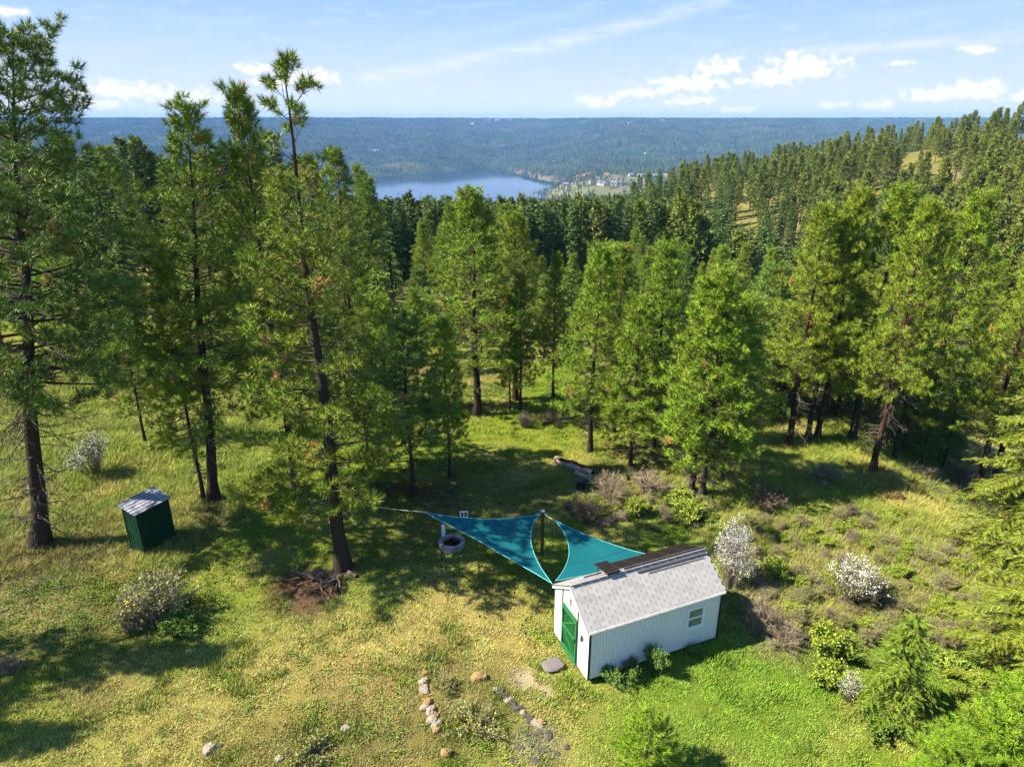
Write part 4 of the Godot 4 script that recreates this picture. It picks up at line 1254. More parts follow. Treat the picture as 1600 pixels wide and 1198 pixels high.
# ---------------------------------------------------------------- sails, posts, ropes
func sail(label: String, A: Vector3, B: Vector3, C: Vector3, cab: float, cbc: float, cca: float, dip: float) -> void:
	var o := thing("shade_sail", label, "shade sail", (A + B + C) / 3.0)
	var org := o.position
	var G := (A + B + C) / 3.0
	var at := func(a: float, b: float, c: float) -> Vector3:
		var p := A * a + B * b + C * c
		p += (G - (A + B) * 0.5) * 4.0 * a * b * cab + (G - (B + C) * 0.5) * 4.0 * b * c * cbc + (G - (C + A) * 0.5) * 4.0 * c * a * cca
		p.y -= dip * 27.0 * a * b * c + 0.03 * n2.get_noise_2d(p.x * 45.0, p.z * 45.0)
		return p - org
	var N := 26
	var mb := MB.new()
	var hem := MB.new()
	for i in N:
		for j in N - i:
			var k := N - i - j
			var p: Vector3 = at.call(float(i) / N, float(j) / N, float(k) / N)
			var q: Vector3 = at.call(float(i + 1) / N, float(j) / N, float(k - 1) / N)
			var r: Vector3 = at.call(float(i) / N, float(j + 1) / N, float(k - 1) / N)
			mb.tri(p, q, r, Color.WHITE)
			if k > 1:
				mb.tri(q, at.call(float(i + 1) / N, float(j + 1) / N, float(k - 2) / N), r, Color.WHITE)
	var st := SurfaceTool.new()
	st.begin(Mesh.PRIMITIVE_TRIANGLES)
	st.set_smooth_group(0)
	for v in mb.v: st.add_vertex(v)
	st.index()
	st.generate_normals()
	part("cloth", st.commit(), M.sail, o)
	for e in 3:
		var pts := PackedVector3Array(); var rr := PackedFloat32Array()
		for k in N + 1:
			var f := float(k) / N
			pts.append(at.call(1.0 - f if e == 0 else (0.0 if e == 1 else f), f if e == 0 else (1.0 - f if e == 1 else 0.0), 0.0 if e == 0 else (f if e == 1 else 1.0 - f)))
			rr.append(0.014)
		hem = MB.new()
		hem.tube(pts, rr, Color(0.12, 0.36, 0.36), 5)
		part("hem", hem.mesh(), M.plain, o)
	for sm in 3:                                    # sewn seams across the cloth
		var f := 0.25 + 0.25 * sm
		var pts := PackedVector3Array(); var rr := PackedFloat32Array()
		for k in N + 1:
			var g := (1.0 - f) * k / N
			pts.append(at.call(f, g, maxf(0.0, 1.0 - f - g)) + Vector3(0, 0.006, 0))
			rr.append(0.007)
		var seam := MB.new()
		seam.tube(pts, rr, Color(0.02, 0.13, 0.15), 4)
		part("seam", seam.mesh(), M.plain, o)
	for q in [A, B, C]:
		var tor := TorusMesh.new()
		tor.inner_radius = 0.025
		tor.outer_radius = 0.04
		tor.rings = 12
		tor.ring_segments = 6
		part("ring", tor, M.iron, o, Transform3D(Basis.IDENTITY, q - org))

func rope(label: String, a: Vector3, b: Vector3) -> void:
	var o := thing("rope", label, "rope", a)
	var mb := MB.new()
	var pts := PackedVector3Array(); var r := PackedFloat32Array()
	for k in 9:
		var f := k / 8.0
		pts.append((b - a) * f - Vector3(0, 0.05 * 4.0 * f * (1.0 - f), 0))
		r.append(0.011)
	mb.tube(pts, r, Color(0.5, 0.47, 0.4), 5)
	part("cord", mb.mesh(), M.plain, o)
	mb = MB.new()
	mb.tube(PackedVector3Array([Vector3(-0.02, -0.03, 0), Vector3(0.02, 0.03, 0)]), PackedFloat32Array([0.024, 0.024]), Color(0.45, 0.42, 0.36), 5)
	part("knot", mb.mesh(), M.plain, o)

func build_sails() -> void:
	var pb := on_ground(847, 866)
	var ph := top_at(pb, 799)
	var ptop := pb + Vector3(0, ph, 0)
	var t := thing("wooden_post", "weathered wooden post standing between the two sails", "post", pb)
	box("shaft", t, M.post, Vector3(0, ph * 0.5 - 0.15, 0), Vector3(0.1, ph + 0.3, 0.1), Vector3(0, 0.3, 0))
	box("cap", t, M.trim_white, Vector3(0, ph + 0.02, 0), Vector3(0.13, 0.04, 0.13), Vector3(0, 0.3, 0))
	part("eye_bolt", TorusMesh.new(), M.iron, t, Transform3D(Basis.IDENTITY.scaled(Vector3.ONE * 0.03), Vector3(0.03, ph - 0.05, 0.06)))
	var turn := deg_to_rad(22.7)
	var corner := shed_at + Vector3(0, 2.04, 0) - Vector3(cos(turn), 0, -sin(turn)) * 2.56 - Vector3(sin(turn), 0, cos(turn)) * 1.3
	var A := at_height(664, 800, 2.6)
	sail("teal triangular shade sail stretched from the tall pine to the shed corner", A, ptop + Vector3(-0.08, -0.08, 0.03), corner, 0.3, 0.36, 0.05, 0.05)
	var tree: Node3D = get_node("pine_tree")
	rope("pale rope tying the long sail tip to the tall pine", A, tree.position + Vector3(0.18, 3.0, -0.1))
	var s2 := at_height(866, 812, ph + pb.y - 0.1)
	rope("short pale rope between post top and the sail by the roof", ptop + Vector3(0.03, -0.04, 0.02), s2)
	var far := shed_at + Vector3(0, 1.8, 0) + Vector3(cos(turn), 0, -sin(turn)) * 1.75 - Vector3(sin(turn), 0, cos(turn)) * 1.5
	sail("teal triangular shade sail between the post and the back of the shed roof", s2, far, corner + Vector3(0.12, 0.02, -0.12), 0.22, -0.12, 0.42, 0.03)

# ---------------------------------------------------------------- outhouse, fire ring, logs, piles
func build_small_things() -> void:
	var turn := atan2(0.87, 0.49)
	var c := at_height(251, 858, 0.0) + Vector3(-0.45, 0, -0.35)
	var t := thing("outhouse", "small dark green outhouse with a slanted weathered metal roof", "outhouse", Vector3(c.x, 0.0, c.z), turn)
	# local x along the visible long wall (away and right), local z out of it
	var hw := 0.69
	var hd := 0.42
	for s in [1.0, -1.0]:
		var top := 1.93 if s > 0.0 else 2.1
		for k in 8:
			var w := hw * 2.0 / 8.0
			box("wall_board", t, M.outhouse, Vector3(-hw + (k + 0.5) * w, top * 0.5 - 0.05, s * hd), Vector3(w - 0.008, top + 0.1, 0.022 + 0.003 * (k % 2)))
		for k in 5:
			var w := hd * 2.0 / 5.0
			var h := lerpf(2.08, 1.94, (k + 0.5) / 5.0)
			box("wall_board", t, M.outhouse, Vector3(s * hw, h * 0.5 - 0.05, -hd + (k + 0.5) * w), Vector3(0.022, h + 0.1, w - 0.03))
	for sx in [1.0, -1.0]:
		for sz in [1.0, -1.0]: box("corner_post", t, M.outhouse, Vector3(sx * hw, 0.95, sz * hd), Vector3(0.07, 1.95, 0.07))
	var rf := Node3D.new()
	rf.name = "roof"
	t.add_child(rf)
	rf.position = Vector3(0, 2.07, 0)
	rf.rotation.x = atan2(0.17, 0.92)
	var rd := 1.08
	for k in 6:
		var w := rd / 6.0
		box("roof_sheet", rf, M.tin, Vector3(0, 0.0 + 0.003 * (k % 2), -rd * 0.5 + (k + 0.5) * w), Vector3(1.64, 0.012, w - 0.012))
		box("roof_rib", rf, M.tin, Vector3(0, 0.014, -rd * 0.5 + k * w + 0.006), Vector3(1.64, 0.026, 0.026))
	box("roof_board", rf, M.post, Vector3(0, -0.025, 0), Vector3(1.58, 0.03, rd - 0.04))
	# fire ring
	var f := on_ground(706, 853)
	var ring := thing("fire_ring", "round grey block fire ring on the lawn left of the sail", "fire pit", f)
	for course in 2:
		for k in 15:
			var a := TAU * (k + 0.5 * course) / 15.0
			var b := BoxMesh.new()
			b.size = Vector3(0.17, 0.12, 0.205)
			var o := part("block", b, M.block if (k * 7 + course) % 3 else M.block_dark, ring, Transform3D(Basis(Vector3.UP, -a), Vector3(cos(a) * 0.45, 0.055 + course * 0.125, sin(a) * 0.45)))
			o.rotate_object_local(Vector3.UP, 0.04 * sin(k * 5.0))
	part("ash_bed", rock(5, Vector3(0.37, 0.1, 0.37), 0.3), M.ash, ring, Transform3D(Basis.IDENTITY, Vector3(0, 0.05, 0)))
	rng.seed = 88
	for k in 6:
		var a := rng.randf() * TAU
		var st := thing("firewood_stick", "charred stick lying across the ashes of the fire ring", "stick", f + Vector3(cos(a) * 0.1, 0.21, sin(a) * 0.1), a, "sticks in the fire ring")
		part("wood", stick(200 + k, 0.6, 0.025, 0.06), M.wood_brown if k % 2 else M.char, st, Transform3D(Basis(Vector3(0, 0, 1), 0.18), Vector3(-0.28, -0.06, 0)))
	var wp := on_ground(693, 838)
	var w := thing("white_board", "short white board standing upright behind the fire ring", "board", wp, 0.2)
	box("board", w, M.trim_white, Vector3(0, 0.26, 0), Vector3(0.16, 0.6, 0.035), Vector3(-0.12, 0, 0))
	box("board_foot", w, M.trim_white, Vector3(0, 0.03, 0.04), Vector3(0.2, 0.07, 0.09))
	var cp := on_ground(725, 813)
	var cr := thing("white_chair", "small white open-backed seat on the grass beyond the sail", "chair", cp, 0.1)
	box("seat", cr, M.trim_white, Vector3(0, 0.16, 0.12), Vector3(0.34, 0.03, 0.26))
	for x in [-0.15, 0.0, 0.15]: box("slat", cr, M.trim_white, Vector3(x, 0.3, 0), Vector3(0.045, 0.3, 0.025))
	box("top_rail", cr, M.trim_white, Vector3(0, 0.44, 0), Vector3(0.36, 0.05, 0.03))
	for x in [-0.14, 0.14]: box("leg", cr, M.trim_white, Vector3(x, 0.07, 0.22), Vector3(0.03, 0.15, 0.03))
	# logs
	log_px(868, 722, 925, 744, 0.2, "long fallen log with peeling bark, its pale end toward the bright grass", M.log_pale, true)
	log_px(900, 741, 932, 757, 0.15, "short pale log lying end to end with the long fallen log", M.log_pale, false)
	log_px(921, 748, 944, 762, 0.17, "cut log with a dark round end beside the grey brush", M.log_pale, false)
	log_px(1382, 777, 1403, 781, 0.12, "broken brown log piece on the sunny slope", M.wood_brown, false)
	log_px(1403, 775, 1412, 783, 0.14, "split reddish chunk of wood beside the broken log piece", M.wood_brown, false)
	var sp := on_ground(908, 763)
	var stump := thing("charred_stump", "charred black stump at the end of the logs", "stump", sp)
	part("stump_body", rock(19, Vector3(0.2, 0.26, 0.2), 0.3), M.char, stump, Transform3D(Basis.IDENTITY, Vector3(0, 0.15, 0)))
	part("stump_top", rock(20, Vector3(0.15, 0.06, 0.15), 0.3), M.wood_grey, stump, Transform3D(Basis.IDENTITY, Vector3(0, 0.38, 0)))
	# brush pile on bare earth by the tall pine
	var mc := on_ground(490, 925)
	var mo := thing("earth_mound", "low mound of bare brown earth under the brush pile", "mound", mc)
	var soil := MB.new()
	var clod := func(i: int, j: int) -> Vector3:
		var u := (i / 40.0 - 0.5) * 3.6
		var wz := (j / 26.0 - 0.5) * 2.4
		var q := Vector2(u / 1.75, wz / 1.1).length() + 0.35 * n2.get_noise_2d(u * 60.0, wz * 60.0)
		var y := height(mc.x + u, -(mc.z + wz)) - mc.y
		return Vector3(u, y - 0.05 + 0.26 * (1.0 - ss(0.0, 1.0, q)) + 0.07 * n2.get_noise_2d(u * 190.0, wz * 190.0) * (1.0 - ss(0.7, 1.0, q)), wz)
	rng.seed = 43
	for i in 40:
		for j in 26:
			soil.quad(clod.call(i, j), clod.call(i, j + 1), clod.call(i + 1, j + 1), clod.call(i + 1, j), vary(Color(0.125, 0.082, 0.055), 0.45))
	part("soil", soil.mesh(), M.soil, mo)
	rng.seed = 41
	for k in 26:
		var a := rng.randf() * TAU
		var q := Vector3(rng.randf_range(-1.15, 0.95), 0, rng.randf_range(-0.75, 0.05))
		var len := rng.randf_range(0.5, 1.3)
		var st := thing("dead_branch", "weathered grey branch in the brush pile on the earth mound", "branch", mc + q + Vector3(0, 0.2 + 0.06 * (k % 4), 0), a, "branches of the brush pile")
		part("wood", stick(300 + k, len, rng.randf_range(0.018, 0.045), 0.2), M.wood_grey if k % 4 else M.wood_brown, st, Transform3D(Basis(Vector3(0, 0, 1), rng.randf_range(-0.1, 0.3)), Vector3(-len * 0.5, -0.04, 0)))
	log_px(497, 900, 522, 912, 0.12, "thick grey log lying on top of the brush pile", M.wood_grey, false)
	log_px(477, 899, 494, 897, 0.09, "grey root stump piece at the back of the brush pile", M.wood_grey, false)
	log_px(545, 896, 557, 903, 0.09, "short sawn pale log leaning at the foot of the tall pine", M.wood_grey, false)
	# stones
	lay_rock(327, 1172, Vector3(0.15, 0.12, 0.2), M.stone_pale, "upright pale stone alone in the lawn, larger of two", "stone")
	lay_rock(341, 1166, Vector3(0.14, 0.05, 0.07), M.stone_grey, "flat grey stone touching the larger pale stone in the lawn", "stone")
	lay_rock(540, 1139, Vector3(0.16, 0.08, 0.12), M.stone_pale, "small pale stone half sunk in the weedy patch", "stone")
	lay_rock(436, 1186, Vector3(0.12, 0.07, 0.1), M.stone_pale, "pale stone between the weedy patch and the upright stone", "stone")
	lay_rock(697, 1180, Vector3(0.15, 0.16, 0.12), M.stone_tan, "blocky cream stone with a sharp corner below the stone edging", "stone")
	lay_rock(750, 1060, Vector3(0.27, 0.17, 0.19), M.stone_tan, "large rounded tan boulder at the head of the old bed", "boulder")
	lay_rock(838, 1131, Vector3(0.26, 0.07, 0.12), M.stone_pale, "long pale pinkish slab at the lower end of the dark edging", "stone", "", -0.6)
	lay_rock(846, 1129, Vector3(0.13, 0.1, 0.1), M.stone_tan, "small orange-tinged stone beside the long pale slab", "stone")
	var row := [[664, 1052], [661, 1067], [662, 1078], [668, 1099], [664, 1106], [673, 1112], [677, 1120], [675, 1127], [681, 1133], [682, 1142]]
	for i in row.size(): lay_rock(row[i][0], row[i][1], Vector3(0.12 + 0.04 * (i % 3), 0.08 + 0.025 * (i % 2), 0.11 + 0.02 * (i % 4)), M.stone_pale if i % 3 else M.stone_tan, "pale stone in the left edging row of the old bed", "edging_stone", "left edging stones of the old bed", i * 0.9)
	row = [[775, 1078], [783, 1081], [789, 1088], [797, 1094], [803, 1102], [810, 1107], [817, 1114], [824, 1120], [829, 1125], [792, 1096], [806, 1109]]
	for i in row.size(): lay_rock(row[i][0], row[i][1], Vector3(0.11 + 0.03 * (i % 3), 0.07, 0.08), M.stone_grey if i % 3 else M.stone_pale, "dark stone in the slanting edging row below the boulder", "edging_stone", "slanting edging stones of the old bed", i * 1.3)
	row = [[822, 1148], [843, 1145], [858, 1150], [830, 1165], [812, 1170], [850, 1172], [870, 1178], [800, 1188], [838, 1190], [885, 1168]]
	for i in row.size(): lay_rock(row[i][0], row[i][1], Vector3(0.08 + 0.05 * (i % 3), 0.045, 0.09), M.stone_grey, "loose grey stone scattered below the slanting edging", "loose_stone", "loose grey stones below the bed", i * 0.7)
	# dead wood on the slope edge
	rng.seed = 52
	for k in 22:
		var u := rng.randf()
		var px := lerpf(1395, 1505, u) + rng.randf_range(-12, 12)
		var py := lerpf(738, 800, u) + rng.randf_range(-10, 8)
		var p := on_ground(px, py)
		var len := rng.randf_range(0.9, 2.6)
		var st := thing("dead_branch", "bleached dead branch in the windfall along the sunny slope edge", "branch", p + Vector3(0, 0.12, 0), rng.randf_range(-0.9, 0.5), "branches along the slope edge")
		part("wood", stick(500 + k, len, rng.randf_range(0.02, 0.06), 0.25), M.wood_grey if k % 3 else M.wood_brown, st, Transform3D(Basis(Vector3(0, 0, 1), rng.randf_range(-0.03, 0.22)), Vector3(-len * 0.5, -0.05, 0)))
	for k in 9:
		var p := on_ground(lerpf(565, 720, rng.randf()), lerpf(762, 784, rng.randf()))
		var len := rng.randf_range(0.6, 2.0)
		var st := thing("dead_branch", "fallen branch on the reddish litter under the young dark pine", "branch", p + Vector3(0, 0.06, 0), rng.randf_range(-0.5, 0.4), "branches under the young dark pine")
		part("wood", stick(560 + k, len, 0.025, 0.3), M.wood_grey if k % 2 else M.wood_brown, st, Transform3D(Basis(Vector3(0, 0, 1), 0.08), Vector3(-len * 0.5, -0.03, 0)))
	for q in [[60, 925, 1.6, 0.3], [95, 922, 0.7, -0.1], [150, 880, 2.2, 0.5], [290, 845, 1.5, 0.4], [140, 870, 1.2, 0.9], [20, 948, 0.8, 1.0], [660, 590, 2.0, 0.1], [752, 690, 1.6, 0.7]]:
		var p := on_ground(q[0], q[1])
		var st := thing("dead_branch", "grey fallen branch in the undergrowth around the outhouse" if q[0] < 400 else "grey fallen branch on the grass behind the fire ring", "branch", p + Vector3(0, 0.08, 0), q[3], "branches round the outhouse" if q[0] < 400 else "branches behind the fire ring")
		part("wood", stick(int(q[0]) + 600, q[2], 0.03, 0.3), M.wood_grey, st, Transform3D(Basis(Vector3(0, 0, 1), 0.1), Vector3(-q[2] * 0.5, -0.04, 0)))

func stick(sd: int, length: float, r: float, bend: float) -> ArrayMesh:
	rng.seed = sd
	var mb := MB.new()
	var pts := PackedVector3Array(); var rr := PackedFloat32Array()
	var p := Vector3.ZERO
	var d := Vector3(1, 0, 0)
	for k in 7:
		pts.append(p)
		rr.append(r * (1.0 - 0.1 * k))
		d = (d + Vector3(0, rng.randf_range(-bend, bend), rng.randf_range(-bend, bend))).normalized()
		p += d * length / 6.0
		if k in [2, 3, 4] and r < 0.05:
			var e := (d + Vector3(0, rng.randf_range(0.1, 0.9), rng.randf_range(-0.9, 0.9))).normalized()
			mb.tube(PackedVector3Array([p, p + e * length * 0.12, p + e * length * 0.22]), PackedFloat32Array([r * 0.5, r * 0.4, r * 0.15]), Color.WHITE, 4)
	mb.tube(pts, rr, Color.WHITE, 6)
	return mb.mesh()

func log_px(ax: float, ay: float, bx: float, by: float, r: float, label: String, mat: Material, bark: bool) -> void:
	var a := on_ground(ax, ay)
	var b := on_ground(bx, by)
	var t := thing("fallen_log", label, "log", a.lerp(b, 0.5))
	rng.seed = int(ax * 3.0 + by)
	var pts := PackedVector3Array(); var rr := PackedFloat32Array()
	for k in 10:
		var f := k / 9.0
		pts.append(a.lerp(b, f) - t.position + Vector3(rng.randf_range(-1, 1) * r * 0.12, r * 0.8, rng.randf_range(-1, 1) * r * 0.12))
		rr.append(r * rng.randf_range(0.9, 1.08) * (1.0 - 0.15 * f))
	var mb := MB.new()
	mb.tube(pts, rr, Color.WHITE, 10, true)
	part("trunk", mb.mesh(), mat, t)
	for e in [0, 9]:
		var cap := CylinderMesh.new()
		cap.top_radius = rr[e] * 0.97
		cap.bottom_radius = rr[e] * 0.97
		cap.height = 0.02
		cap.radial_segments = 12
		cap.rings = 1
		part("cut_end", cap, M.wood_brown if e == 0 else M.char, t, Transform3D(along(b - a, 0.0), pts[e]))
	if bark:
		for k in 4:
			var f := rng.randf_range(0.15, 0.95)
			part("bark_plate", rock(700 + k, Vector3(0.28, 0.05, 0.13), 0.3), M.wood_brown, t, Transform3D(Basis(Vector3.UP, atan2(-(b - a).z, (b - a).x)), a.lerp(b, f) - t.position + Vector3(0, r * 1.65, rng.randf_range(-0.1, 0.1))))

# ---------------------------------------------------------------- shrubs
func make_shrub(sd: int, o: Dictionary) -> Dictionary:
	rng.seed = sd
	var R: float = o.r
	var H: float = o.h
	var stems := MB.new(); var leaves := MB.new(); var bloom := MB.new()
	var tc: Color = o.get("twig", Color(0.13, 0.11, 0.085))
	var lc: Color = o.get("leaf", Color(0.12, 0.17, 0.025))
	var ls: float = o.get("leaf_size", 0.045)
	for k in int(o.stems):
		var a := rng.randf() * TAU
		var rr := sqrt(rng.randf()) * (0.8 + 0.9 * n1.get_noise_2d(cos(a) * 60.0 + sd * 50.0, sin(a) * 60.0))
		var root := Vector3(cos(a), 0, sin(a)) * R * 0.35 * rr
		var goal := Vector3(cos(a) * R * rr, H * (1.0 - 0.45 * rr * rr) * rng.randf_range(0.6, 1.05), sin(a) * R * rr)
		var col := vary(tc, 0.3)
		var pts := PackedVector3Array(); var rad := PackedFloat32Array()
		for s in 5:
			var f := s / 4.0
			pts.append(root.lerp(goal, f) + Vector3(rng.randf_range(-1, 1), 0, rng.randf_range(-1, 1)) * 0.07 * H * f + Vector3(0, H * 0.12 * sin(f * PI), 0))
			rad.append(lerpf(0.013, 0.0045, f) * float(o.get("thick", 1.0)))
		stems.tube(pts, rad, col, 3)
		for b in int(o.get("twigs", 7)):
			var f := rng.randf_range(0.3, 1.0)
			var i0 := mini(int(f * 4.0), 3)
			var p := pts[i0].lerp(pts[i0 + 1], f * 4.0 - i0)
			var d := Vector3(rng.randf_range(-1, 1), rng.randf_range(-0.15, 1.0), rng.randf_range(-1, 1)).normalized()
			var l := H * rng.randf_range(0.1, 0.24)
			var q := p + d * l * 0.55
			var e := q + (d + Vector3(rng.randf_range(-0.6, 0.6), 0.3, rng.randf_range(-0.6, 0.6))).normalized() * l * 0.5
			stems.tube(PackedVector3Array([p, q, e]), PackedFloat32Array([0.006, 0.005, 0.003]), col, 3)
			for m in int(o.get("leaves", 0)):
				var at := p.lerp(e, rng.randf()) + Vector3(rng.randf_range(-1, 1), rng.randf_range(-1, 1), rng.randf_range(-1, 1)) * 0.06
				leaf(leaves, at, ls * rng.randf_range(0.7, 1.4), vary(lc, 0.3))
			if rng.randf() < float(o.get("bloom", 0.0)) * (1.0 if p.y > H * float(o.get("bloom_from", 0.35)) else 0.1):
				for m in 8:
					leaf(bloom, e + Vector3(rng.randf_range(-1, 1), rng.randf_range(-1, 1), rng.randf_range(-1, 1)) * 0.085, 0.028, Color(0.74, 0.74, 0.7) if not o.has("bloom_col") else o.bloom_col)
	return {"stems": stems.mesh(), "leaves": leaves.mesh(), "bloom": bloom.mesh()}

func leaf(mb: MB, at: Vector3, s: float, col: Color) -> void:
	var b := along(Vector3(rng.randf_range(-1, 1), rng.randf_range(-0.2, 1), rng.randf_range(-1, 1)), rng.randf() * TAU)
	mb.quad(at, at + (b.y * 0.6 + b.x * 0.45) * s, at + b.y * 1.3 * s, at + (b.y * 0.6 - b.x * 0.45) * s, col)

func put_shrub(kind: Dictionary, px: float, py: float, s: Vector3, label: String, called := "bush", group := "", turn := -1.0) -> void:
	var t := thing(called, label, "bush", on_ground(px, py) - Vector3(0, 0.03, 0), turn if turn >= 0.0 else fmod(px * 3.7, TAU), group)
	part("stem", kind.stems, M.plain, t)
	if kind.leaves.get_surface_count(): part("foliage", kind.leaves, M.leaf, t)
	if kind.bloom.get_surface_count(): part("blossom", kind.bloom, M.leaf, t)
	t.scale = s

func build_shrubs() -> void:
	var bare := make_shrub(1, {"r": 1.0, "h": 1.2, "stems": 90, "twigs": 10, "twig": Color(0.2, 0.165, 0.115)})
	var brown := make_shrub(2, {"r": 1.0, "h": 1.1, "stems": 80, "twigs": 10, "twig": Color(0.14, 0.105, 0.07)})
	var sprout := make_shrub(3, {"r": 1.0, "h": 1.2, "stems": 110, "twigs": 10, "leaves": 2, "twig": Color(0.17, 0.145, 0.115), "leaf": Color(0.26, 0.27, 0.05), "leaf_size": 0.04})
	var leafy := make_shrub(4, {"r": 1.0, "h": 1.0, "stems": 70, "twigs": 9, "leaves": 7, "leaf": Color(0.2, 0.26, 0.025), "leaf_size": 0.06})
	var dense := make_shrub(5, {"r": 1.0, "h": 0.8, "stems": 80, "twigs": 9, "leaves": 9, "leaf": Color(0.1, 0.17, 0.018), "leaf_size": 0.05})
	var white := make_shrub(6, {"r": 1.0, "h": 2.6, "stems": 75, "twigs": 13, "leaves": 1, "bloom": 0.75, "bloom_from": 0.25, "leaf": Color(0.17, 0.2, 0.05), "twig": Color(0.16, 0.13, 0.11)})
	var white2 := make_shrub(7, {"r": 1.0, "h": 1.6, "stems": 80, "twigs": 12, "leaves": 2, "bloom": 0.5, "bloom_from": 0.55, "leaf": Color(0.15, 0.19, 0.04), "twig": Color(0.13, 0.1, 0.085)})
	var white3 := make_shrub(8, {"r": 1.0, "h": 1.9, "stems": 60, "twigs": 10, "leaves": 2, "bloom": 0.4, "bloom_from": 0.3, "leaf": Color(0.16, 0.19, 0.05)})
	var weeds := make_shrub(9, {"r": 1.0, "h": 0.45, "stems": 90, "twigs": 6, "leaves": 2, "leaf": Color(0.2, 0.22, 0.035), "leaf_size": 0.035, "twig": Color(0.16, 0.135, 0.1)})
	var climber := make_shrub(10, {"r": 0.8, "h": 1.1, "stems": 34, "twigs": 9, "leaves": 7, "leaf": Color(0.075, 0.155, 0.018), "leaf_size": 0.05})
	var gold := make_shrub(14, {"r": 0.5, "h": 0.4, "stems": 26, "twigs": 5, "leaves": 5, "leaf": Color(0.13, 0.2, 0.03), "leaf_size": 0.12, "bloom": 0.7, "bloom_col": Color(0.75, 0.6, 0.04)})
	put_shrub(sprout, 250, 968, Vector3(1.75, 1.5, 1.45), "big rounded grey twiggy bush with a haze of yellow buds on the lawn")
	put_shrub(dense, 275, 985, Vector3(1.1, 0.8, 0.8), "low green leafy growth at the foot of the big grey bush")
	put_shrub(bare, 205, 985, Vector3(0.8, 0.7, 0.6), "small grey twig bush at the edge of the big grey bush")
	put_shrub(brown, 915, 815, Vector3(0.95, 1.2, 0.9), "brown bare bush just behind the sail post")
	put_shrub(bare, 955, 780, Vector3(1.4, 1.1, 1.1), "grey bare thicket at the end of the fallen logs")
	put_shrub(bare, 1010, 770, Vector3(1.4, 0.9, 1.2), "wide grey bare thicket below the brown-skirted pine")
	put_shrub(bare, 820, 668, Vector3(0.8, 0.8, 0.8), "round grey bush at the back of the bright grass")
	put_shrub(brown, 862, 660, Vector3(1.2, 0.7, 1.0), "low brown bush in the shade beside the round grey bush")
	put_shrub(bare, 1288, 752, Vector3(1.35, 0.75, 1.1), "low spreading grey bush in the sunny grass by the forest edge")
	put_shrub(brown, 1195, 790, Vector3(1.35, 1.0, 1.1), "dark bare bush at the head of the long tree shadow")
	put_shrub(bare, 1500, 762, Vector3(1.6, 1.3, 1.3), "tangled grey brush under the twin-stemmed pine")
	put_shrub(bare, 1440, 748, Vector3(1.2, 0.7, 0.8), "grey brush heap on the crest beside the red-barked pine")
	put_shrub(leafy, 1075, 810, Vector3(1.0, 0.9, 0.9), "bright yellow-green bush behind the white-flowered bush")
	put_shrub(leafy, 995, 805, Vector3(0.7, 0.9, 0.7), "small bright green bush among the grey thickets")
	put_shrub(leafy, 1060, 790, Vector3(0.9, 0.8, 0.8), "yellow-green bush at the foot of the bushy bright pine")
	put_shrub(white, 1140, 918, Vector3(0.68, 1.12, 0.68), "tall bush covered in white blossom behind the shed")
	put_shrub(white2, 1327, 942, Vector3(1.15, 1.05, 1.0), "rounded bush with white blossom on top and bare brown twigs below")
	put_shrub(brown, 1352, 950, Vector3(0.95, 0.95, 0.8), "bare brown bush joined to the rounded white-topped bush")
	put_shrub(white2, 1325, 1092, Vector3(0.5, 0.55, 0.5), "low bush with pinkish white blossom beside the small fir")
	put_shrub(white3, 150, 742, Vector3(1.25, 1.2, 1.1), "loose white-flowered bush behind the green outhouse")
	put_shrub(bare, 1185, 985, Vector3(1.1, 1.05, 0.85), "dry grey brush against the back end of the shed")
	put_shrub(bare, 1225, 1005, Vector3(1.0, 0.7, 0.8), "low dry tangle in the grass beyond the shed corner")
	put_shrub(leafy, 1295, 1030, Vector3(0.95, 1.2, 0.9), "yellow-green bush between the shed and the small fir")
	put_shrub(leafy, 1300, 1075, Vector3(1.0, 0.8, 0.8), "low spreading green bush below the pinkish blossom")
	put_shrub(leafy, 1210, 905, Vector3(0.7, 0.9, 0.7), "small sprouting bush right of the tall white bush")
	put_shrub(dense, 1380, 1135, Vector3(1.1, 0.8, 0.8), "dark green low bush at the foot of the small fir")
	put_shrub(dense, 1450, 1165, Vector3(1.1, 0.7, 0.9), "dark green low bush in front of the bushy saplings")
	put_shrub(gold, 1478, 1045, Vector3(1.0, 1.0, 1.0), "yellow-flowered clump in the lush grass by the large fir", "flower_clump")
	put_shrub(gold, 1498, 1052, Vector3(0.8, 0.8, 0.8), "smaller yellow-flowered clump beside the first under the large fir", "flower_clump")
	put_shrub(climber, 955, 1068, Vector3(0.9, 0.55, 0.5), "leafy climber at the near corner of the shed wall", "climber")
	put_shrub(climber, 987, 1062, Vector3(1.0, 0.6, 0.5), "dark leafy climber against the middle of the shed wall", "climber")
	put_shrub(climber, 1022, 1050, Vector3(1.0, 0.95, 0.5), "tallest leafy climber reaching up the shed wall", "climber")
	put_shrub(climber, 1085, 1022, Vector3(0.6, 0.35, 0.4), "tiny leafy sprig under the shed window", "climber")
	put_shrub(weeds, 735, 1130, Vector3(1.5, 1.0, 1.1), "weedy mound inside the old stone-edged bed", "weed_patch")
	put_shrub(weeds, 700, 1075, Vector3(0.9, 0.7, 0.7), "thin weeds at the head of the old stone-edged bed", "weed_patch")
	put_shrub(weeds, 480, 1185, Vector3(1.6, 1.0, 1.0), "broad dark weedy patch left of the cream stone", "weed_patch")
	put_shrub(bare, 15, 1050, Vector3(0.6, 0.5, 0.5), "small dry grey tuft in the shaded lawn", "weed_patch")
	put_shrub(bare, 1060, 690, Vector3(1.2, 0.6, 1.0), "dry undergrowth behind the bright pine clump")
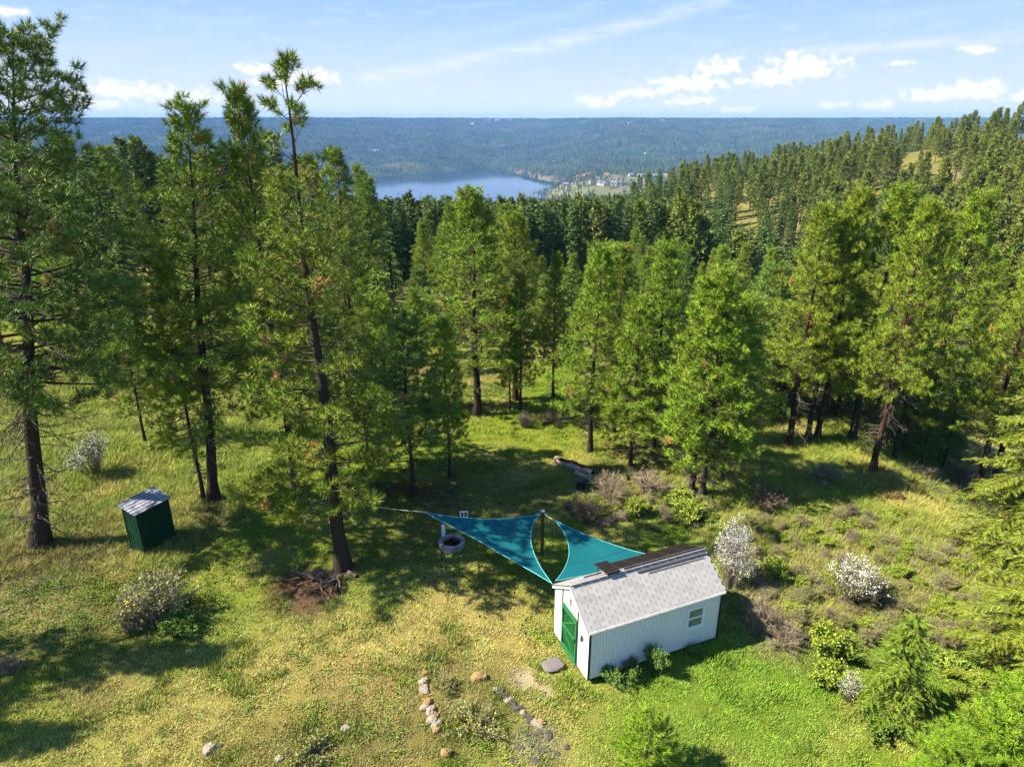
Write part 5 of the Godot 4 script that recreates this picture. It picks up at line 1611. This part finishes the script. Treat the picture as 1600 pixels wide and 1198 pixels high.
	put_shrub(leafy, 250, 700, Vector3(1.0, 0.6, 0.9), "pale green bush under the thin-stemmed pine")
	# uncounted brush in the rough ground on the right
	rng.seed = 77
	var xs := [[], [], []]
	for k in 230:
		var px := rng.randf_range(1150, 1540)
		var py := rng.randf_range(800, 1010)
		if px < 1240.0 and py > 940.0: continue
		var p := on_ground(px, py)
		var s := rng.randf_range(0.2, 0.5)
		xs[[0, 1, 1, 1, 2, 2, 2][rng.randi() % 7]].append(Transform3D(Basis.from_euler(Vector3(0, rng.randf() * TAU, 0)).scaled(Vector3(s, s * rng.randf_range(0.7, 1.3), s)), p))
	for k in 90:
		var p := on_ground(rng.randf_range(890, 1120), rng.randf_range(745, 830))
		var s := rng.randf_range(0.25, 0.5)
		xs[rng.randi() % 3].append(Transform3D(Basis.from_euler(Vector3(0, rng.randf() * TAU, 0)).scaled(Vector3(s, s * 0.8, s)), p))
	var brush := thing("low_brush", "low grey and green brush in the rough ground behind the shed", "undergrowth")
	brush.set_meta("kind", "stuff")
	scatter("twig", bare.stems, M.plain, xs[0], [], brush)
	scatter("twig", sprout.stems, M.plain, xs[1], [], brush)
	scatter("leaf_cover", sprout.leaves, M.leaf, xs[1], [], brush)
	scatter("sprig", leafy.stems, M.plain, xs[2], [], brush)
	scatter("leaf_cover", leafy.leaves, M.leaf, xs[2], [], brush)

# ---------------------------------------------------------------- grass
func build_grass() -> void:
	rng.seed = 3000
	var kinds: Array[ArrayMesh] = []
	var spec := [[50, 0.2, 0.02, 0.055, 0.03], [46, 0.18, 0.03, 0.11, 0.026], [76, 0.3, 0.08, 0.28, 0.018], [40, 0.24, 0.03, 0.09, 0.036]]   # blades, half width, short, tall, blade width
	for s in spec:
		var mb := MB.new()
		for k in int(s[0]):
			var at := Vector3(rng.randf_range(-s[1], s[1]), -0.01, rng.randf_range(-s[1], s[1]))
			var h := rng.randf_range(s[2], s[3])
			var a := rng.randf() * TAU
			var lean := Vector3(cos(a), 0, sin(a)) * h * rng.randf_range(0.4, 1.7)
			var w := Vector3(-sin(a), 0, cos(a)) * float(s[4]) * 0.5
			var dry := rng.randf()
			var col := Color(0.8, 1.06, 0.6) if dry < 0.48 else (Color(1.35, 1.2, 1.3) if dry < 0.86 else Color(0.62, 0.5, 0.7))
			col = vary(col, 0.35)
			if s[4] > 0.03:
				mb.quad(at + Vector3(0, h * 0.4, 0), at + lean * 0.6 + w + Vector3(0, h * 0.9, 0), at + lean * 1.2 + Vector3(0, h, 0), at + lean * 0.6 - w + Vector3(0, h * 0.9, 0), col)
			else:
				mb.tri(at - w, at + lean + Vector3(0, h, 0), at + w, col)
		kinds.append(mb.mesh())
	var xs := [[], [], [], []]
	var cs := [[], [], [], []]
	var turn := deg_to_rad(22.7)
	var placed := 0
	while placed < 62000:
		var d := 9.0 + 41.0 * pow(rng.randf(), 0.85)
		var x := rng.randf_range(-0.84, 0.84) * (d + 6.0)
		var px := x - shed_at.x
		var pz := -d - shed_at.z
		placed += 1
		if absf(px * cos(turn) - pz * sin(turn)) < 2.6 and absf(px * sin(turn) + pz * cos(turn)) < 1.35: continue
		var c := ground_colour(x, d, false)
		var lum := c.r + c.g
		if c.r > c.g * 1.25 and lum < 0.3 and rng.randf() < 0.7: continue       # bare earth
		var mat := n2.get_noise_2d(x * 35.0, d * 35.0)
		if mat > 0.24 and rng.randf() < 0.6: continue
		if c.b > 0.17 and rng.randf() < 0.93: continue
		var k := 0 if rng.randf() < 0.5 else 1
		var rough := maxf(ss(7.5, 10.0, x) * ss(18.0, 20.0, d), 0.7 * ss(-11.0, -15.0, x) * ss(21.0, 23.0, d)) 
		if rng.randf() < rough * 0.75: k = 2
		elif x < -10.5 and d > 18.0 and d < 27.0 and rng.randf() < 0.35: k = 3
		elif n1.get_noise_2d(x * 12.0, d * 12.0 + 600.0) > 0.15 and rng.randf() < 0.16: k = 3
		if k == 3: c = c.lerp(Color(0.12, 0.19, 0.02), 0.55)
		if k == 2: c = c.lerp(Color(0.34, 0.30, 0.1), 0.35)
		var s := rng.randf_range(0.8, 1.25) * (1.0 + 0.25 * ss(25.0, 45.0, d))
		var tall := rng.randf_range(0.7, 1.3) * (2.0 if mat < -0.26 and k < 2 else 1.0)
		if mat < -0.26: c = c.lerp(LUSH, 0.4)
		xs[k].append(Transform3D(Basis.from_euler(Vector3(0, rng.randf() * TAU, 0)).scaled(Vector3(s, s * tall, s)), Vector3(x, height(x, d), -d)))
		cs[k].append(vary(c, 0.27))
	var names := ["lawn_grass", "lawn_grass", "tall_grass", "leafy_ground_cover"]
	var labels := ["short yellow-green grass covering the clearing", "short yellow-green grass covering the clearing", "long dry meadow grass in the rough ground behind the shed", "broad-leaved green ground cover under the trees"]
	for k in 4: tag(scatter(names[k], kinds[k], M.grass, xs[k], cs[k]), labels[k], "grass", "lawn" if k < 2 else "", "stuff")
	# fallen cones on the lawn
	var cone := rock(9, Vector3(0.03, 0.03, 0.04), 0.3)
	var cx := []
	for k in 70:
		var p := on_ground(rng.randf_range(560, 830), rng.randf_range(810, 1000))
		cx.append(Transform3D(Basis.from_euler(Vector3(rng.randf() * 3.0, rng.randf() * 6.0, 0)), p + Vector3(0, 0.03, 0)))
	tag(scatter("fallen_cones", cone, M.char, cx, []), "dark fallen pine cones strewn over the lawn", "cones", "", "stuff")

func _ready() -> void:
	n1.seed = 7; n1.frequency = 0.012; n1.fractal_octaves = 4
	n2.seed = 19; n2.frequency = 0.012; n2.fractal_octaves = 3
	build_camera_and_light()
	build_materials()
	print("sky ", Time.get_ticks_msec())
	lay_patches()
	build_terrain()
	print("terrain ", Time.get_ticks_msec())
	make_templates()
	build_far()
	print("far ", Time.get_ticks_msec())
	build_shed()
	build_trees()
	print("trees ", Time.get_ticks_msec(), " ", tree_total)
	build_sails()
	build_small_things()
	build_shrubs()
	print("shrubs ", Time.get_ticks_msec())
	build_grass()
	print("done ", Time.get_ticks_msec())
